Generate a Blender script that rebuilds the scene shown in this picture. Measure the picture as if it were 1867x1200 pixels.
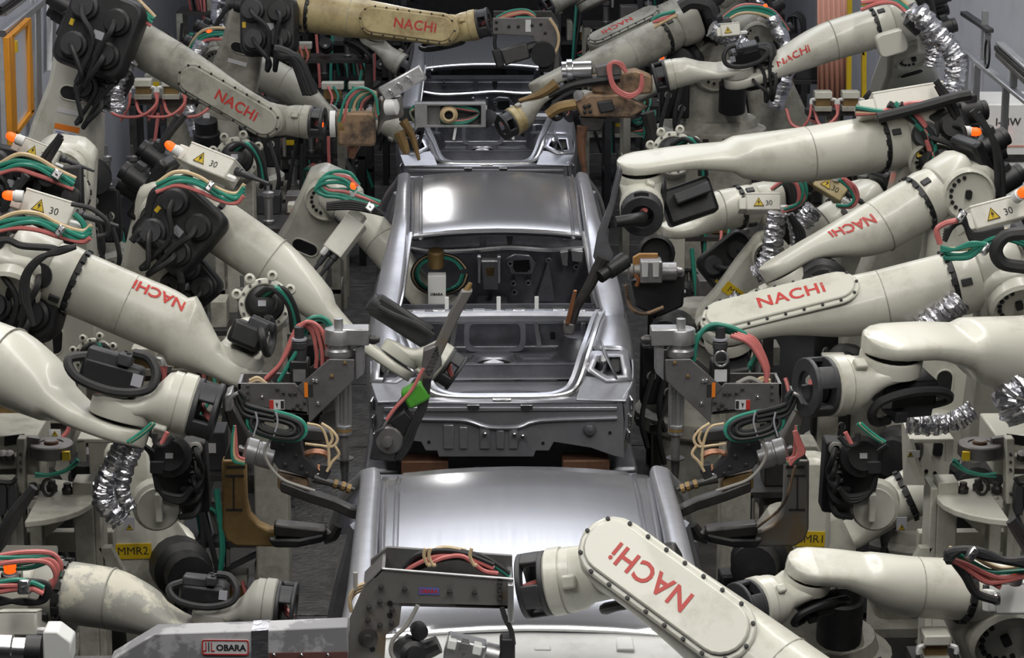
import bpy, bmesh, math, random
from mathutils import Vector as V, Matrix as M
R = random.Random(11)
rad = math.radians
C = bpy.context.scene.collection
for o in list(bpy.data.objects):
    bpy.data.objects.remove(o)

# ---------------------------------------------------------------- camera
FPX = 4600.0
CAM = V((-.24, 0, 4.9)); PITCH = rad(14); YAW = rad(1.2)
fw = V((math.sin(YAW)*math.cos(PITCH), math.cos(YAW)*math.cos(PITCH), -math.sin(PITCH)))
rt = V((math.cos(YAW), -math.sin(YAW), 0)); up = rt.cross(fw)
cd = bpy.data.cameras.new('camera'); cam = bpy.data.objects.new('camera', cd); C.objects.link(cam)
cd.sensor_width = 36; cd.lens = FPX/1867*36; cd.clip_end = 300
m4 = M((rt, up, -fw)).transposed().to_4x4(); m4.translation = CAM; cam.matrix_world = m4
bpy.context.scene.camera = cam
sc = bpy.context.scene
sc.view_settings.view_transform = 'Standard'; sc.view_settings.look = 'None'
sc.view_settings.gamma = 1; sc.view_settings.use_curve_mapping = False
sc.view_settings.exposure = EXPOSURE = 0.0
cd.dof.use_dof = False

def ray(px, py): return fw + rt*((px-933.5)/FPX) + up*((600-py)/FPX)
def Q(px, py, Y):                     # the point a photograph pixel shows at distance Y down the line
    d = ray(px, py); return CAM + d*(Y/d.y)
def QX(px, py, X):
    d = ray(px, py); return CAM + d*((X-CAM.x)/d.x)
def mpp(Y): return Y*1.03/FPX         # metres per photograph pixel there

# ---------------------------------------------------------------- world and lamps
w = bpy.data.worlds.new('hall'); sc.world = w; w.use_nodes = True
w.node_tree.nodes['Background'].inputs[0].default_value = (.75, .8, .95, 1)
w.node_tree.nodes['Background'].inputs[1].default_value = .016
def area(name, loc, sx, sy, power, col=(1, .97, .92), rot=(0, 0, 0)):
    l = bpy.data.lights.new(name, 'AREA'); l.shape = 'RECTANGLE'; l.size = sx; l.size_y = sy; l.energy = power; l.color = col
    o = bpy.data.objects.new(name, l); C.objects.link(o); o.location = loc; o.rotation_euler = rot; return o
area('tube_row', (-2.6, 9.6, 7.2), .6, 13.5, 440)
area('tube_row', (2.9, 9.8, 7.2), .6, 14, 480)
area('lamp_bank', (0, 21.8, 8.6), 5, 6, 360, (.93, .95, 1))
area('lamp_bank', (0, 5.0, 7.2), 4.5, 3, 150, (1, .98, .93), (rad(14), 0, 0))
area('work_lamp', (-.63, 20.17, 3.36), .1, .1, 8, (1, .98, .95), (rad(-73), 0, 0))

# ---------------------------------------------------------------- materials
MATS = {}
def nodes(name):
    m = bpy.data.materials.new(name); m.use_nodes = True; nt = m.node_tree
    return m, nt, nt.nodes['Principled BSDF']
def mat(name, col, rough=.5, metal=0, dirt=None, dirt_amt=.5, scale=6, bump=0, bscale=60, stretch=None, coat=0, vary=0, spec=.5, thr=(.5, .7)):
    m, nt, b = nodes(name); N = nt.nodes; L = nt.links
    b.inputs['Base Color'].default_value = (*col, 1); b.inputs['Roughness'].default_value = rough
    b.inputs['Metallic'].default_value = metal; b.inputs['Coat Weight'].default_value = coat
    b.inputs['Specular IOR Level'].default_value = spec
    tc = N.new('ShaderNodeTexCoord'); src = tc.outputs['Object']
    if stretch:
        mp = N.new('ShaderNodeMapping'); mp.inputs['Scale'].default_value = stretch; L.new(src, mp.inputs[0]); src = mp.outputs[0]
    if dirt is not None:
        n = N.new('ShaderNodeTexNoise'); n.inputs['Scale'].default_value = scale; n.inputs['Detail'].default_value = 9; n.inputs['Roughness'].default_value = .68
        L.new(src, n.inputs['Vector'])
        r = N.new('ShaderNodeValToRGB'); r.color_ramp.elements[0].position = thr[0]; r.color_ramp.elements[1].position = thr[1]
        r.color_ramp.elements[0].color = (0, 0, 0, 1); r.color_ramp.elements[1].color = (dirt_amt,)*3+(1,)
        L.new(n.outputs['Fac'], r.inputs[0])
        mx = N.new('ShaderNodeMix'); mx.data_type = 'RGBA'; mx.inputs['A'].default_value = (*col, 1); mx.inputs['B'].default_value = (*dirt, 1)
        L.new(r.outputs[0], mx.inputs['Factor']); L.new(mx.outputs['Result'], b.inputs['Base Color'])
        if vary:
            mr = N.new('ShaderNodeMapRange'); mr.inputs['To Min'].default_value = max(.05, rough-vary); mr.inputs['To Max'].default_value = rough+vary
            L.new(n.outputs['Fac'], mr.inputs[0]); L.new(mr.outputs[0], b.inputs['Roughness'])
    if bump:
        n2 = N.new('ShaderNodeTexNoise'); n2.inputs['Scale'].default_value = bscale; n2.inputs['Detail'].default_value = 4
        L.new(src, n2.inputs['Vector'])
        bp = N.new('ShaderNodeBump'); bp.inputs['Strength'].default_value = bump; bp.inputs['Distance'].default_value = .01
        L.new(n2.outputs['Fac'], bp.inputs['Height']); L.new(bp.outputs[0], b.inputs['Normal'])
    MATS[name] = m; return m
def emit(name, col, e):
    m, nt, b = nodes(name); b.inputs['Base Color'].default_value = (*col, 1)
    b.inputs['Emission Color'].default_value = (*col, 1); b.inputs['Emission Strength'].default_value = e; MATS[name] = m
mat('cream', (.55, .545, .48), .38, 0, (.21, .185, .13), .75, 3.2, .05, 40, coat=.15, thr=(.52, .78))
mat('cream_worn', (.31, .305, .275), .5, 0, (.54, .52, .43), .95, 4.2, .08, 30, thr=(.55, .6))
mat('cream_tan', (.46, .38, .2), .45, 0, (.2, .13, .05), .85, 7, .05, 40, thr=(.45, .7))
mat('cream_dirty_and_shaded', (.335, .33, .285), .55, 0, (.09, .082, .065), .85, 5, .1, 30, thr=(.45, .72))  # also used where shade on clean cream is put into the colour
mat('cream_box', (.62, .61, .55), .4, 0, (.33, .31, .26), .5, 6, thr=(.5, .75))
mat('white_paint_and_lit_steel', (.68, .69, .68), .45, 0, (.4, .4, .38), .5, 8, thr=(.55, .75))  # white paint; on the car shells it stands for brightly lit steel
mat('black', (.009, .0095, .011), .48, 0, (.03, .03, .032), .6, 9, .05, 50)
mat('black_rubber', (.016, .0165, .018), .6, 0, (.05, .05, .05), .4, 12)
mat('charcoal', (.03, .031, .035), .5, 0, (.065, .066, .07), .6, 8, .05, 60)
mat('steel_plate', (.19, .185, .185), .5, .6, (.1, .095, .09), .7, 7, .04, 90, thr=(.4, .7))
mat('steel_tan', (.22, .212, .2), .48, .55, (.24, .15, .055), .85, 3.2, .05, 50, thr=(.53, .68))
mat('dark_steel', (.075, .073, .072), .45, .7, (.03, .028, .026), .8, 8, .1, 50)
mat('alloy', (.46, .46, .47), .4, .85, (.2, .2, .2), .6, 9, .1, 50)
mat('bright', (.75, .75, .76), .25, 1)
mat('chrome', (.8, .8, .8), .12, 1)
mat('foil', (.7, .7, .74), .3, 1, (.5, .5, .53), .8, 5, 1, 14, stretch=(1, 1, 2.2))
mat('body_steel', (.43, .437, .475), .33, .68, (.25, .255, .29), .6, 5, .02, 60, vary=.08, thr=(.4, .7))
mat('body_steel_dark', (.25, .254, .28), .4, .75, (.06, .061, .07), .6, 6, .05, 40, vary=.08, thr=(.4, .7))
mat('roof_steel', (.40, .405, .435), .2, .75, (.36, .365, .39), .5, 3, .012, 25, stretch=(14, .22, 1), vary=.03, thr=(.4, .65))
mat('copper', (.72, .32, .16), .3, 1, (.25, .1, .04), .7, 12)
mat('bronze', (.26, .17, .065), .5, .3, (.1, .06, .025), .85, 5, .08, 40, thr=(.42, .7))
mat('brown_tan', (.3, .2, .125), .5, .3, (.05, .04, .035), .9, 6, .08, 40, thr=(.45, .6))
mat('teal', (.028, .23, .165), .42, 0, (.015, .1, .08), .5, 10)
mat('pink', (.56, .165, .155), .42, 0, (.3, .09, .09), .5, 10)
mat('tan_cable', (.6, .46, .28), .45, 0, (.3, .22, .12), .5, 10)
mat('grey_cable', (.3, .29, .27), .5)
mat('yellow', (.62, .43, .01), .5, 0, (.3, .2, .02), .5, 12)
mat('fence_yellow', (.62, .25, .012), .45, 0, (.35, .13, .01), .5, 5)
mat('red_ink', (.45, .035, .028), .5)
mat('black_ink', (.02, .02, .02), .6)
mat('blue_ink', (.1, .12, .4), .6)
mat('orange_ink', (.75, .2, .015), .5)
mat('white_label', (.6, .6, .62), .5)
mat('grey_label', (.36, .36, .4), .5)
mat('green', (.07, .3, .03), .4, 0, (.03, .14, .02), .6, 10)
mat('aluminium', (.5, .51, .53), .38, .8, (.3, .3, .31), .5, 8)
mat('wall_paint', (.5, .51, .56), .6, 0, (.4, .41, .45), .7, 2.5)
mat('floor_plate', (.085, .083, .082), .42, .4, (.2, .195, .19), .8, 9, .7, 35, thr=(.45, .7))
mat('floor_dark', (.012, .012, .013), .6, 0, (.03, .029, .028), .7, 3, .2, 20)
mat('salmon', (.55, .27, .2), .6)
mat('beam_grey', (.42, .42, .44), .5, 0, (.2, .2, .215), .9, 4, .05, 40, thr=(.47, .52))
mat('brown_red', (.12, .05, .045), .6)
mat('bronze_bright', (.45, .24, .08), .5, .2, (.2, .1, .04), .7, 8)
mat('copper_dull', (.2, .1, .06), .55, .4, (.05, .04, .035), .8, 9)
emit('beacon_glow', (1, .085, .006), 1.7)
emit('red_glow', (1, .04, .03), 4)
m, nt, b = nodes('clear_sheet'); b.inputs['Base Color'].default_value = (.7, .73, .78, 1); b.inputs['Roughness'].default_value = .25
b.inputs['Alpha'].default_value = .55; MATS['clear_sheet'] = m
m, nt, b = nodes('smoked_glass'); b.inputs['Base Color'].default_value = (1, .22, .04, 1); b.inputs['Roughness'].default_value = .15
MATS['orange_lens'] = m

# ---------------------------------------------------------------- mesh helpers
def fr(o, z, x=None):                 # frame: origin o, local z along z, local x near x
    z = V(z).normalized()
    x = V(x) if x is not None else (V((0, 0, 1)) if abs(z.z) < .9 else V((0, 1, 0)))
    x = (x - z*x.dot(z)).normalized(); y = z.cross(x)
    m = M((x, y, z)).transposed().to_4x4(); m.translation = V(o); return m
def cr(pts, n=6):                     # Catmull-Rom through points
    P = [V(p) for p in pts]
    if len(P) < 3: return P
    P = [P[0]*2-P[1]] + P + [P[-1]*2-P[-2]]; out = []
    for i in range(1, len(P)-2):
        a, b, c, d = P[i-1:i+3]
        for k in range(n):
            t = k/n
            out.append(.5*((2*b)+(c-a)*t+(2*a-5*b+4*c-d)*t*t+(3*b-a-3*c+d)*t**3))
    out.append(P[-2]); return out
def stadium(l, r, n=8, x0=0):         # outline: length l between centres, radius r
    return [(x0+l+r*math.cos(a), r*math.sin(a)) for a in [-math.pi/2+math.pi*k/n for k in range(n+1)]] + \
           [(x0+r*math.cos(a), r*math.sin(a)) for a in [math.pi/2+math.pi*k/n for k in range(n+1)]]
def circ(r, n=16, x=0, y=0): return [(x+r*math.cos(2*math.pi*k/n), y+r*math.sin(2*math.pi*k/n)) for k in range(n)]
def rrect(w, h, c, n=3):
    o = []
    for sx, sy, a0 in ((1, 1, 0), (-1, 1, 90), (-1, -1, 180), (1, -1, 270)):
        for k in range(n+1):
            a = rad(a0+90*k/n); o.append((sx*(w/2-c)+c*math.cos(a), sy*(h/2-c)+c*math.sin(a)))
    return o
class B:
    def __init__(s): s.v = []; s.f = []
    def add(s, vs, fs, m=None):
        n = len(s.v); s.v += [(m @ V(p)) if m else V(p) for p in vs]; s.f += [[n+i for i in f] for f in fs]; return s
    def box(s, c, d, m=None):
        x, y, z = [k/2 for k in d]; c = V(c)
        vs = [c+V((a*x, b*y, e*z)) for a in (-1, 1) for b in (-1, 1) for e in (-1, 1)]
        return s.add(vs, [(0, 1, 3, 2), (4, 6, 7, 5), (0, 4, 5, 1), (2, 3, 7, 6), (0, 2, 6, 4), (1, 5, 7, 3)], m)
    def prism(s, poly, z0, z1, m=None):
        n = len(poly); a = [(x, y, z0) for x, y in poly] + [(x, y, z1) for x, y in poly]
        return s.add(a, [list(range(n))[::-1], list(range(n, 2*n))] + [(i, (i+1) % n, n+(i+1) % n, n+i) for i in range(n)], m)
    def ringprism(s, po, pi, z0, z1, m=None):   # frame between an outer and an inner outline of equal count
        n = len(po); vs = [(x, y, z) for z in (z0, z1) for p in (po, pi) for x, y in p]; f = []
        for i in range(n):
            j = (i+1) % n; a, b2, c, d = 0, n, 2*n, 3*n
            f += [(a+i, b2+i, b2+j, a+j), (c+i, c+j, d+j, d+i), (a+i, a+j, c+j, c+i), (b2+i, d+i, d+j, b2+j)]
        return s.add(vs, f, m)
    def slab(s, pts, thick):                     # polygon of world points, extruded along vector thick
        n = len(pts); t = V(thick); a = [V(p) for p in pts] + [V(p)+t for p in pts]
        return s.add(a, [list(range(n))[::-1], list(range(n, 2*n))] + [(i, (i+1) % n, n+(i+1) % n, n+i) for i in range(n)])
    def loft(s, rings, cap=True, closed=True):
        n = len(rings[0]); vs = [p for r in rings for p in r]; f = []
        for i in range(len(rings)-1):
            for k in range(n if closed else n-1):
                l = (k+1) % n; f.append((i*n+k, i*n+l, (i+1)*n+l, (i+1)*n+k))
        if cap and closed: f += [list(range(n))[::-1], list(range((len(rings)-1)*n, len(rings)*n))]
        return s.add(vs, f)
    def tube(s, pts, r, n=8, sm=5, cap=True):
        P = cr(pts, sm) if sm else [V(p) for p in pts]
        rr = r if isinstance(r, (list, tuple)) else [r]
        t = (P[1]-P[0]).normalized(); x = t.orthogonal().normalized(); rings = []
        for i, p in enumerate(P):
            t = (P[min(i+1, len(P)-1)]-P[max(i-1, 0)]).normalized(); x = (x-t*x.dot(t)).normalized(); y = t.cross(x)
            q = i/(len(P)-1)*(len(rr)-1); k = min(int(q), len(rr)-2) if len(rr) > 1 else 0
            ra = rr[0] if len(rr) == 1 else rr[k]+(rr[k+1]-rr[k])*(q-k)
            rings.append([p+(x*math.cos(a)+y*math.sin(a))*ra for a in [2*math.pi*j/n for j in range(n)]])
        return s.loft(rings, cap)
    def lathe(s, prof, m=None, n=20, cap=True):  # profile of (radius, z)
        rings = [[(r*math.cos(2*math.pi*k/n), r*math.sin(2*math.pi*k/n), z) for k in range(n)] for r, z in prof]
        k = len(s.v); s.loft(rings, cap)
        if m: s.v[k:] = [m @ p for p in s.v[k:]]
        return s
    def sphere(s, c, r, n=12, sc=(1, 1, 1), m=None):
        pr = [(max(1e-4, r*math.sin(math.pi*k/8)), -r*math.cos(math.pi*k/8)) for k in range(9)]
        mm = M.Translation(V(c)) @ M.Diagonal((*sc, 1)); return s.lathe(pr, (m @ mm) if m else mm, n)
    def grid(s, rows, m=None):
        n = len(rows[0]); return s.add([p for r in rows for p in r], [(i*n+k, i*n+k+1, (i+1)*n+k+1, (i+1)*n+k) for i in range(len(rows)-1) for k in range(n-1)], m)
def mesh(name, b, mt, org, smooth=True, ang=35):
    me = bpy.data.meshes.new(name); o = V(org)
    me.from_pydata([tuple(V(p)-o) for p in b.v], [], b.f)
    if smooth:
        me.polygons.foreach_set('use_smooth', [True]*len(me.polygons)); me.set_sharp_from_angle(angle=rad(ang))
    me.materials.append(MATS[mt]); me.update(); return me
def link(name, data, parent=None):
    o = bpy.data.objects.new(name, data); C.objects.link(o)
    if parent: o.parent = parent
    return o
def finish(o, bevel, solid, sub):
    if sub:
        md = o.modifiers.new('sub', 'SUBSURF'); md.levels = sub; md.render_levels = sub
    if solid:
        md = o.modifiers.new('sol', 'SOLIDIFY'); md.thickness = solid; md.offset = -1
    if bevel:
        md = o.modifiers.new('bev', 'BEVEL'); md.width = bevel; md.segments = 2; md.limit_method = 'ANGLE'; md.angle_limit = rad(40)
def tag(o, label, cat, group=None, kind=None):
    o['label'] = label
    if cat: o['category'] = cat
    if group: o['group'] = group
    if kind: o['kind'] = kind
class T:                               # a thing: an Empty at its base and its parts
    def __init__(s, name, label, cat, loc, group=None):
        s.o = bpy.data.objects.new(name, None); C.objects.link(s.o); s.loc = V(loc); s.o.location = s.loc; s.o.empty_display_size = .05
        tag(s.o, label, cat, group)
    def part(s, name, b, mt, of=None, bevel=0, solid=0, sub=0, label=None, smooth=True, ang=35, kind=None):
        o = link(name, mesh(name, b, mt, s.loc, smooth, ang), of or s.o); finish(o, bevel, solid, sub)
        if label: o['label'] = label
        if kind: o['kind'] = kind
        return o
    def put(s, name, me, mw, of=None, label=None):    # a shared mesh at world matrix mw
        o = link(name, me, of or s.o); o.matrix_local = M.Translation(-s.loc) @ mw
        if label: o['label'] = label
        return o
def solo(name, b, mt, label, cat, group=None, bevel=0, kind=None, solid=0, sub=0, ang=35):
    zs = min(b.v, key=lambda p: p.z).z; c = sum(b.v, V())/len(b.v); org = V((c.x, c.y, zs))
    o = link(name, mesh(name, b, mt, org, True, ang)); o.location = org; finish(o, bevel, solid, sub)
    tag(o, label, cat, group, kind); return o
def struct(name, b, mt, label=None, kind='structure', parent=None, bevel=0, solid=0):
    o = link(name, mesh(name, b, mt, (0, 0, 0)), parent); finish(o, bevel, solid, 0)
    o['kind'] = kind
    if label: o['label'] = label
    return o
TX = {}
def text_mesh(s, size, mt, bold=0.0, shear=0, space=1):
    k = (s, size, mt)
    if k in TX: return TX[k]
    cu = bpy.data.curves.new('lettering', 'FONT'); cu.body = s; cu.size = size; cu.align_x = 'CENTER'; cu.align_y = 'CENTER'; cu.offset = bold
    cu.shear = shear; cu.space_character = space; cu.resolution_u = 3
    o = bpy.data.objects.new('lettering', cu); C.objects.link(o); bpy.context.view_layer.update()
    me = bpy.data.meshes.new_from_object(o.evaluated_get(bpy.context.evaluated_depsgraph_get())); bpy.data.objects.remove(o)
    me.name = 'lettering'; me.materials.clear(); me.materials.append(MATS[mt]); TX[k] = me; return me
# ================================================================ the setting
b = B(); b.box((0, 22, -.05), (16, 60, .1)); struct('floor', b, 'floor_dark', 'dark worn shop floor under the line')
# tread plates along both sides of the line
for sx, nm in ((-1, 'trim_1'), (1, 'trim_2')):
    root = link(nm, None); root['kind'] = 'structure'; root['label'] = 'row of worn steel tread plates beside the conveyor'
    for k in range(13):
        b = B(); b.box((sx*1.32, 9+k*1.6, .028), (1.0, 1.58, .05)); p = struct('tread_plate', b, 'floor_plate', None, 'structure', root, .004)
# conveyor rails
for sx, nm in ((-1, 'trim_3'), (1, 'trim_4')):
    b = B(); b.box((sx*.42, 20, .2), (.16, 32, .4)); struct(nm, b, 'black', 'black conveyor beam under the car bodies', bevel=.01)
# walls at both sides far back
b = B(); b.box((3.75, 27, 2.6), (.12, 24, 5.2)); struct('wall_right', b, 'wall_paint', 'pale grey sheet wall behind the robots')
b = B(); b.box((-3.72, 27, 2.6), (.1, 24, 5.2)); struct('wall_left', b, 'wall_paint', 'pale grey panel wall behind the fence')
b = B(); b.box((0, 39, 2.6), (8, .12, 5.2)); struct('wall_back', b, 'charcoal', 'dark wall closing the line')

# ================================================================ car bodies
def car(dy, label, variant):
    def c(x, y, z): return V((x-.02, y+dy, z))
    t = T('car_body', label, 'car body', c(0, 15, .4), None)
    # roof skin with a shallow crown and a pressed bead near each edge
    xs = [-.535, -.5, -.475, -.468, -.46, -.452, -.3, -.15, 0, .15, .3, .452, .46, .468, .475, .5, .535]
    rows = []
    for y, z, k in ((14.77, 1.818, .985), (14.82, 1.834, .985), (15.0, 1.853, .99), (15.3, 1.875, 1), (15.7, 1.895, 1.01), (16.1, 1.902, 1.02), (16.35, 1.893, 1.02), (16.5, 1.866, 1.01)):
        rows.append([c(x*k, y, z-.035*(x/.53)**2-(.02 if .455 < abs(x) < .472 else .006 if abs(x) > .472 else 0)) for x in xs])
    t.part('roof', B().grid(rows), 'roof_steel', solid=.012)
    t.part('roof_flange', B().tube([c(x, 14.765, 1.822-.035*(x/.53)**2) for x in (-.525, -.3, 0, .3, .525)], .011, 6), 'bright', label='bright folded rear edge of the roof')
    # inner roof header beams
    for y in (14.86, 15.7, 16.42):
        t.part('roof_bow', B().tube([c(x, y, 1.80-.03*(x/.5)**2) for x in (-.54, -.25, 0, .25, .54)], .028, 8), 'body_steel_dark')
    for s in (-1, 1):
        # roof rail running into the rear pillar
        path = [(.75, 17.3, 1.36, .06, .05), (.70, 16.98, 1.58, .05, .04), (.625, 16.7, 1.745, .042, .032), (.588, 16.45, 1.83, .042, .034), (.58, 15.7, 1.862, .044, .036), (.577, 15.1, 1.836, .05, .036),
                (.585, 14.8, 1.79, .06, .036), (.608, 14.5, 1.685, .074, .036), (.63, 14.25, 1.59, .08, .034), (.648, 14.05, 1.512, .076, .028), (.655, 13.9, 1.468, .06, .02), (.66, 13.75, 1.44, .03, .008)]
        P = [c(s*x, y, z) for x, y, z, a, h in path]; Pc = cr(P, 4); rings = []
        for i, p in enumerate(Pc):
            q = i/(len(Pc)-1)*(len(path)-1); k = min(int(q), len(path)-2); g = q-k
            a = path[k][3]*(1-g)+path[k+1][3]*g; h = path[k][4]*(1-g)+path[k+1][4]*g
            tn = (Pc[min(i+1, len(Pc)-1)]-Pc[max(i-1, 0)]).normalized(); lat = V((1, 0, -.25*s)); lat = (lat-tn*lat.dot(tn)).normalized(); nn = tn.cross(lat)
            rings.append([p+lat*a*math.copysign(abs(math.cos(e))**.7, math.cos(e))+nn*h*math.copysign(abs(math.sin(e))**.7, math.sin(e)) for e in [2*math.pi*j/16 for j in range(16)]])
        t.part('roof_rail', B().loft(rings), 'body_steel', ang=60)
        # pinch flange with weld spots along the rear window
        t.part('window_flange', B().tube([c(s*.515, 14.76, 1.81), c(s*.535, 14.5, 1.69), c(s*.555, 14.25, 1.565), c(s*.575, 14.08, 1.505)], .013, 6), 'bright')
        # quarter panel
        sec = [(17.1, [(.70, 1.36), (.73, 1.34), (.77, 1.25), (.785, 1.1), (.78, .95), (.75, .75)]), (15.9, [(.70, 1.38), (.735, 1.36), (.77, 1.28), (.785, 1.15), (.775, .95), (.745, .75)]),
               (14.9, [(.70, 1.42), (.735, 1.39), (.765, 1.3), (.78, 1.15), (.77, .95), (.74, .75)]), (14.35, [(.675, 1.5), (.72, 1.465), (.755, 1.37), (.775, 1.2), (.765, 1.0), (.74, .8)]),
               (13.95, [(.60, 1.502), (.70, 1.508), (.747, 1.45), (.767, 1.25), (.757, 1.05), (.72, .86)]), (13.7, [(.545, 1.47), (.69, 1.487), (.738, 1.42), (.757, 1.23), (.747, 1.05), (.71, .88)]),
               (13.52, [(.507, 1.437), (.683, 1.462), (.728, 1.39), (.747, 1.22), (.735, 1.05), (.695, .9)]), (13.44, [(.49, 1.412), (.678, 1.436), (.72, 1.365), (.74, 1.2), (.728, 1.05), (.685, .9)])]
        t.part('quarter_panel', B().grid([[c(s*x, y, z) for x, z in r] for y, r in sec]), 'body_steel', solid=.01, sub=1, ang=180)
        # rear corner below and around the lamp
        co = [(13.44, [(.716, 1.39), (.724, 1.365), (.74, 1.2), (.728, 1.05), (.685, .9)]), (13.32, [(.716, 1.33), (.722, 1.29), (.733, 1.17), (.72, 1.03), (.68, .9)]),
              (13.2, [(.70, 1.275), (.705, 1.255), (.715, 1.14), (.70, 1.02), (.66, .895)]), (13.11, [(.63, 1.245), (.65, 1.235), (.67, 1.13), (.655, 1.02), (.62, .9)])]
        t.part('rear_corner', B().grid([[c(s*x, y, z) for x, z in r] for y, r in co]), 'body_steel', solid=.01, sub=1, ang=180)
        lp = [c(s*.50, 13.44, 1.418), c(s*.70, 13.44, 1.418), c(s*.715, 13.25, 1.30), c(s*.57, 13.235, 1.295), c(s*.455, 13.32, 1.345)]
        cc = sum(lp, V())/5; inn = [cc+(p-cc)*.62 for p in lp]; dn = V((0, .10, -.03)); deep = [p+dn for p in inn]
        b = B(); n = 5; b.add(lp+inn+deep, [(i, (i+1) % n, n+(i+1) % n, n+i) for i in range(n)]+[(n+i, n+(i+1) % n, 2*n+(i+1) % n, 2*n+i) for i in range(n)]+[list(range(2*n, 3*n))])
        lo = t.part('lamp_pocket', b, 'body_steel', solid=.006)
        t.part('lamp_hole', B().prism(stadium(.06, .026), 0, .004, fr(cc+V((s*.045, .045, -.015)), (0, -.8, .6), (0, .6, .8))), 'black', lo)
        t.part('lamp_post', B().lathe([(.03, 0), (.03, .1), (.022, .11)], fr(cc+V((-s*.03, .09, -.03)), (0, -.7, .7)), 12), 'bright', lo)
        t.part('corner_ledge', B().slab([c(s*.45, 13.29, 1.322), c(s*.71, 13.25, 1.298), c(s*.67, 13.09, 1.235), c(s*.40, 13.11, 1.238)], (0, 0, -.012)), 'body_steel', bevel=.004)
        for k in range(3):
            t.part('bumper_tab', B().box((0, 0, 0), (.012, .05, .075), fr(c(s*(.70-.008*k), 13.16-.02*k, 1.2-.085*k), (0, -.35, 1), (1, .3*s, 0))), 'bright', bevel=.003)
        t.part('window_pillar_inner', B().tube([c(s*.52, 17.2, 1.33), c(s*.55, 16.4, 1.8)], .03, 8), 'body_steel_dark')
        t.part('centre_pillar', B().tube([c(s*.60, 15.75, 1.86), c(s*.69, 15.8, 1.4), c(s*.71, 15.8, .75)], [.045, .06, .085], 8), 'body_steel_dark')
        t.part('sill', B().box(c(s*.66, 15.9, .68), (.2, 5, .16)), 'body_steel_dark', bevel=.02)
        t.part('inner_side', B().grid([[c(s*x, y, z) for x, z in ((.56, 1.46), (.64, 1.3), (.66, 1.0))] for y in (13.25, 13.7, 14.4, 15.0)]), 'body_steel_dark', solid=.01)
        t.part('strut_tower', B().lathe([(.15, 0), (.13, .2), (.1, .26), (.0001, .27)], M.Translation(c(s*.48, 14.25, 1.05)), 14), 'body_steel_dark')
    # boot rim flange
    hp = [(.60, 13.98, 1.507), (.567, 13.85, 1.49), (.522, 13.6, 1.452), (.477, 13.4, 1.392), (.442, 13.28, 1.322), (.40, 13.2, 1.266), (.33, 13.163, 1.242), (.2, 13.15, 1.235), (0, 13.148, 1.235)]
    full = [c(-x, y, z) for x, y, z in hp]+[c(x, y, z) for x, y, z in hp[-2::-1]]
    t.part('boot_rim', B().tube(full, .016, 6, 3), 'bright')
    t.part('boot_gutter', B().tube([p+V((0, .06, -.012))*(1 if abs(p.x) < .5 else .3)-V((.035*math.copysign(1, p.x) if abs(p.x) > .3 else 0, 0, 0)) for p in full], .024, 6, 3), 'body_steel')
    # rear panel with pressed ribs
    pp = [(690, 733), (1135, 733), (1139, 836), (1120, 832), (1078, 817), (1010, 806), (1001, 822), (977, 822), (973, 833), (800, 833), (797, 822), (776, 822), (768, 806), (742, 803), (706, 812), (690, 830)]
    rp = t.part('rear_panel', B().slab([Q(x, y, 13.1)+V((0, dy, 0)) for x, y in pp], (0, .012, 0)), 'body_steel', bevel=.003)
    t.part('panel_crease', B().tube([Q(x, y, 13.09)+V((0, dy, 0)) for x, y in ((700, 764), (800, 766), (850, 768), (890, 780), (945, 780), (985, 768), (1125, 763))], .009, 6, 3), 'body_steel', rp)
    t.part('panel_ledge', B().slab([Q(x, y, 13.1)+V((0, dy, 0)) for x, y in ((700, 742), (1125, 742), (1125, 748), (700, 750))], (0, -.012, 0)), 'body_steel', rp, bevel=.003)
    for x, w_, h in ((818, 18, 44), (845, 14, 40), (884, 18, 40), (912, 14, 34), (936, 16, 36)):
        t.part('pressed_rib', B().slab([Q(px, py, 13.1)+V((0, dy, 0)) for px, py in ((x-w_/2, 818-h), (x+w_/2, 818-h), (x+w_/2, 818), (x-w_/2, 818))], (0, -.011, 0)), 'body_steel', rp, bevel=.004)
    for x, y in ((884, 790), (938, 791), (953, 794)):
        t.part('weld_stud', B().lathe([(.012, 0), (.012, .025), (.006, .03)], fr(Q(x, y, 13.09)+V((0, dy, 0)), (0, -1, 0)), 8), 'chrome', rp)
    for x, y in ((782, 806), (990, 808), (1112, 789)):
        t.part('panel_hole', B().lathe([(.009, 0), (.009, .003)], fr(Q(x, y, 13.098)+V((0, dy, 0)), (0, -1, 0)), 10), 'black', rp)
    t.part('round_plug', B().lathe([(.036, 0), (.036, .012), (.026, .03), (.0001, .036)], fr(Q(1075, 783, 13.1)+V((0, dy, 0)), (0, -1, 0)), 16), 'body_steel_dark', rp)
    for x in (863, 960):
        t.part('latch_clip', B().slab([Q(px, py, 13.1)+V((0, dy, 0)) for px, py in ((x-11, 737), (x+11, 737), (x+11, 745), (x+4, 748), (x-4, 748), (x-11, 745))], (0, -.018, 0)), 'bright', rp, bevel=.002)
    t.part('latch_plate', B().box(c(0, 13.13, 1.225), (.1, .05, .03)), 'bright', bevel=.004)
    t.part('rim_ledge', B().grid([[c(x, 13.15, 1.232) for x in (-.52, 0, .52)], [c(x, 13.10, 1.215) for x in (-.62, 0, .62)]]), 'body_steel', solid=.01)
    # shelf behind the rear window, with its beam and brackets
    t.part('rear_shelf', B().grid([[c(x, y, z) for x in (-.6, -.3, 0, .3, .6)] for y, z in ((13.93, 1.468), (13.955, 1.502), (14.0, 1.505), (14.05, 1.497), (14.06, 1.478), (14.2, 1.478), (14.22, 1.46))]), 'body_steel', solid=.01)
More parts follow.
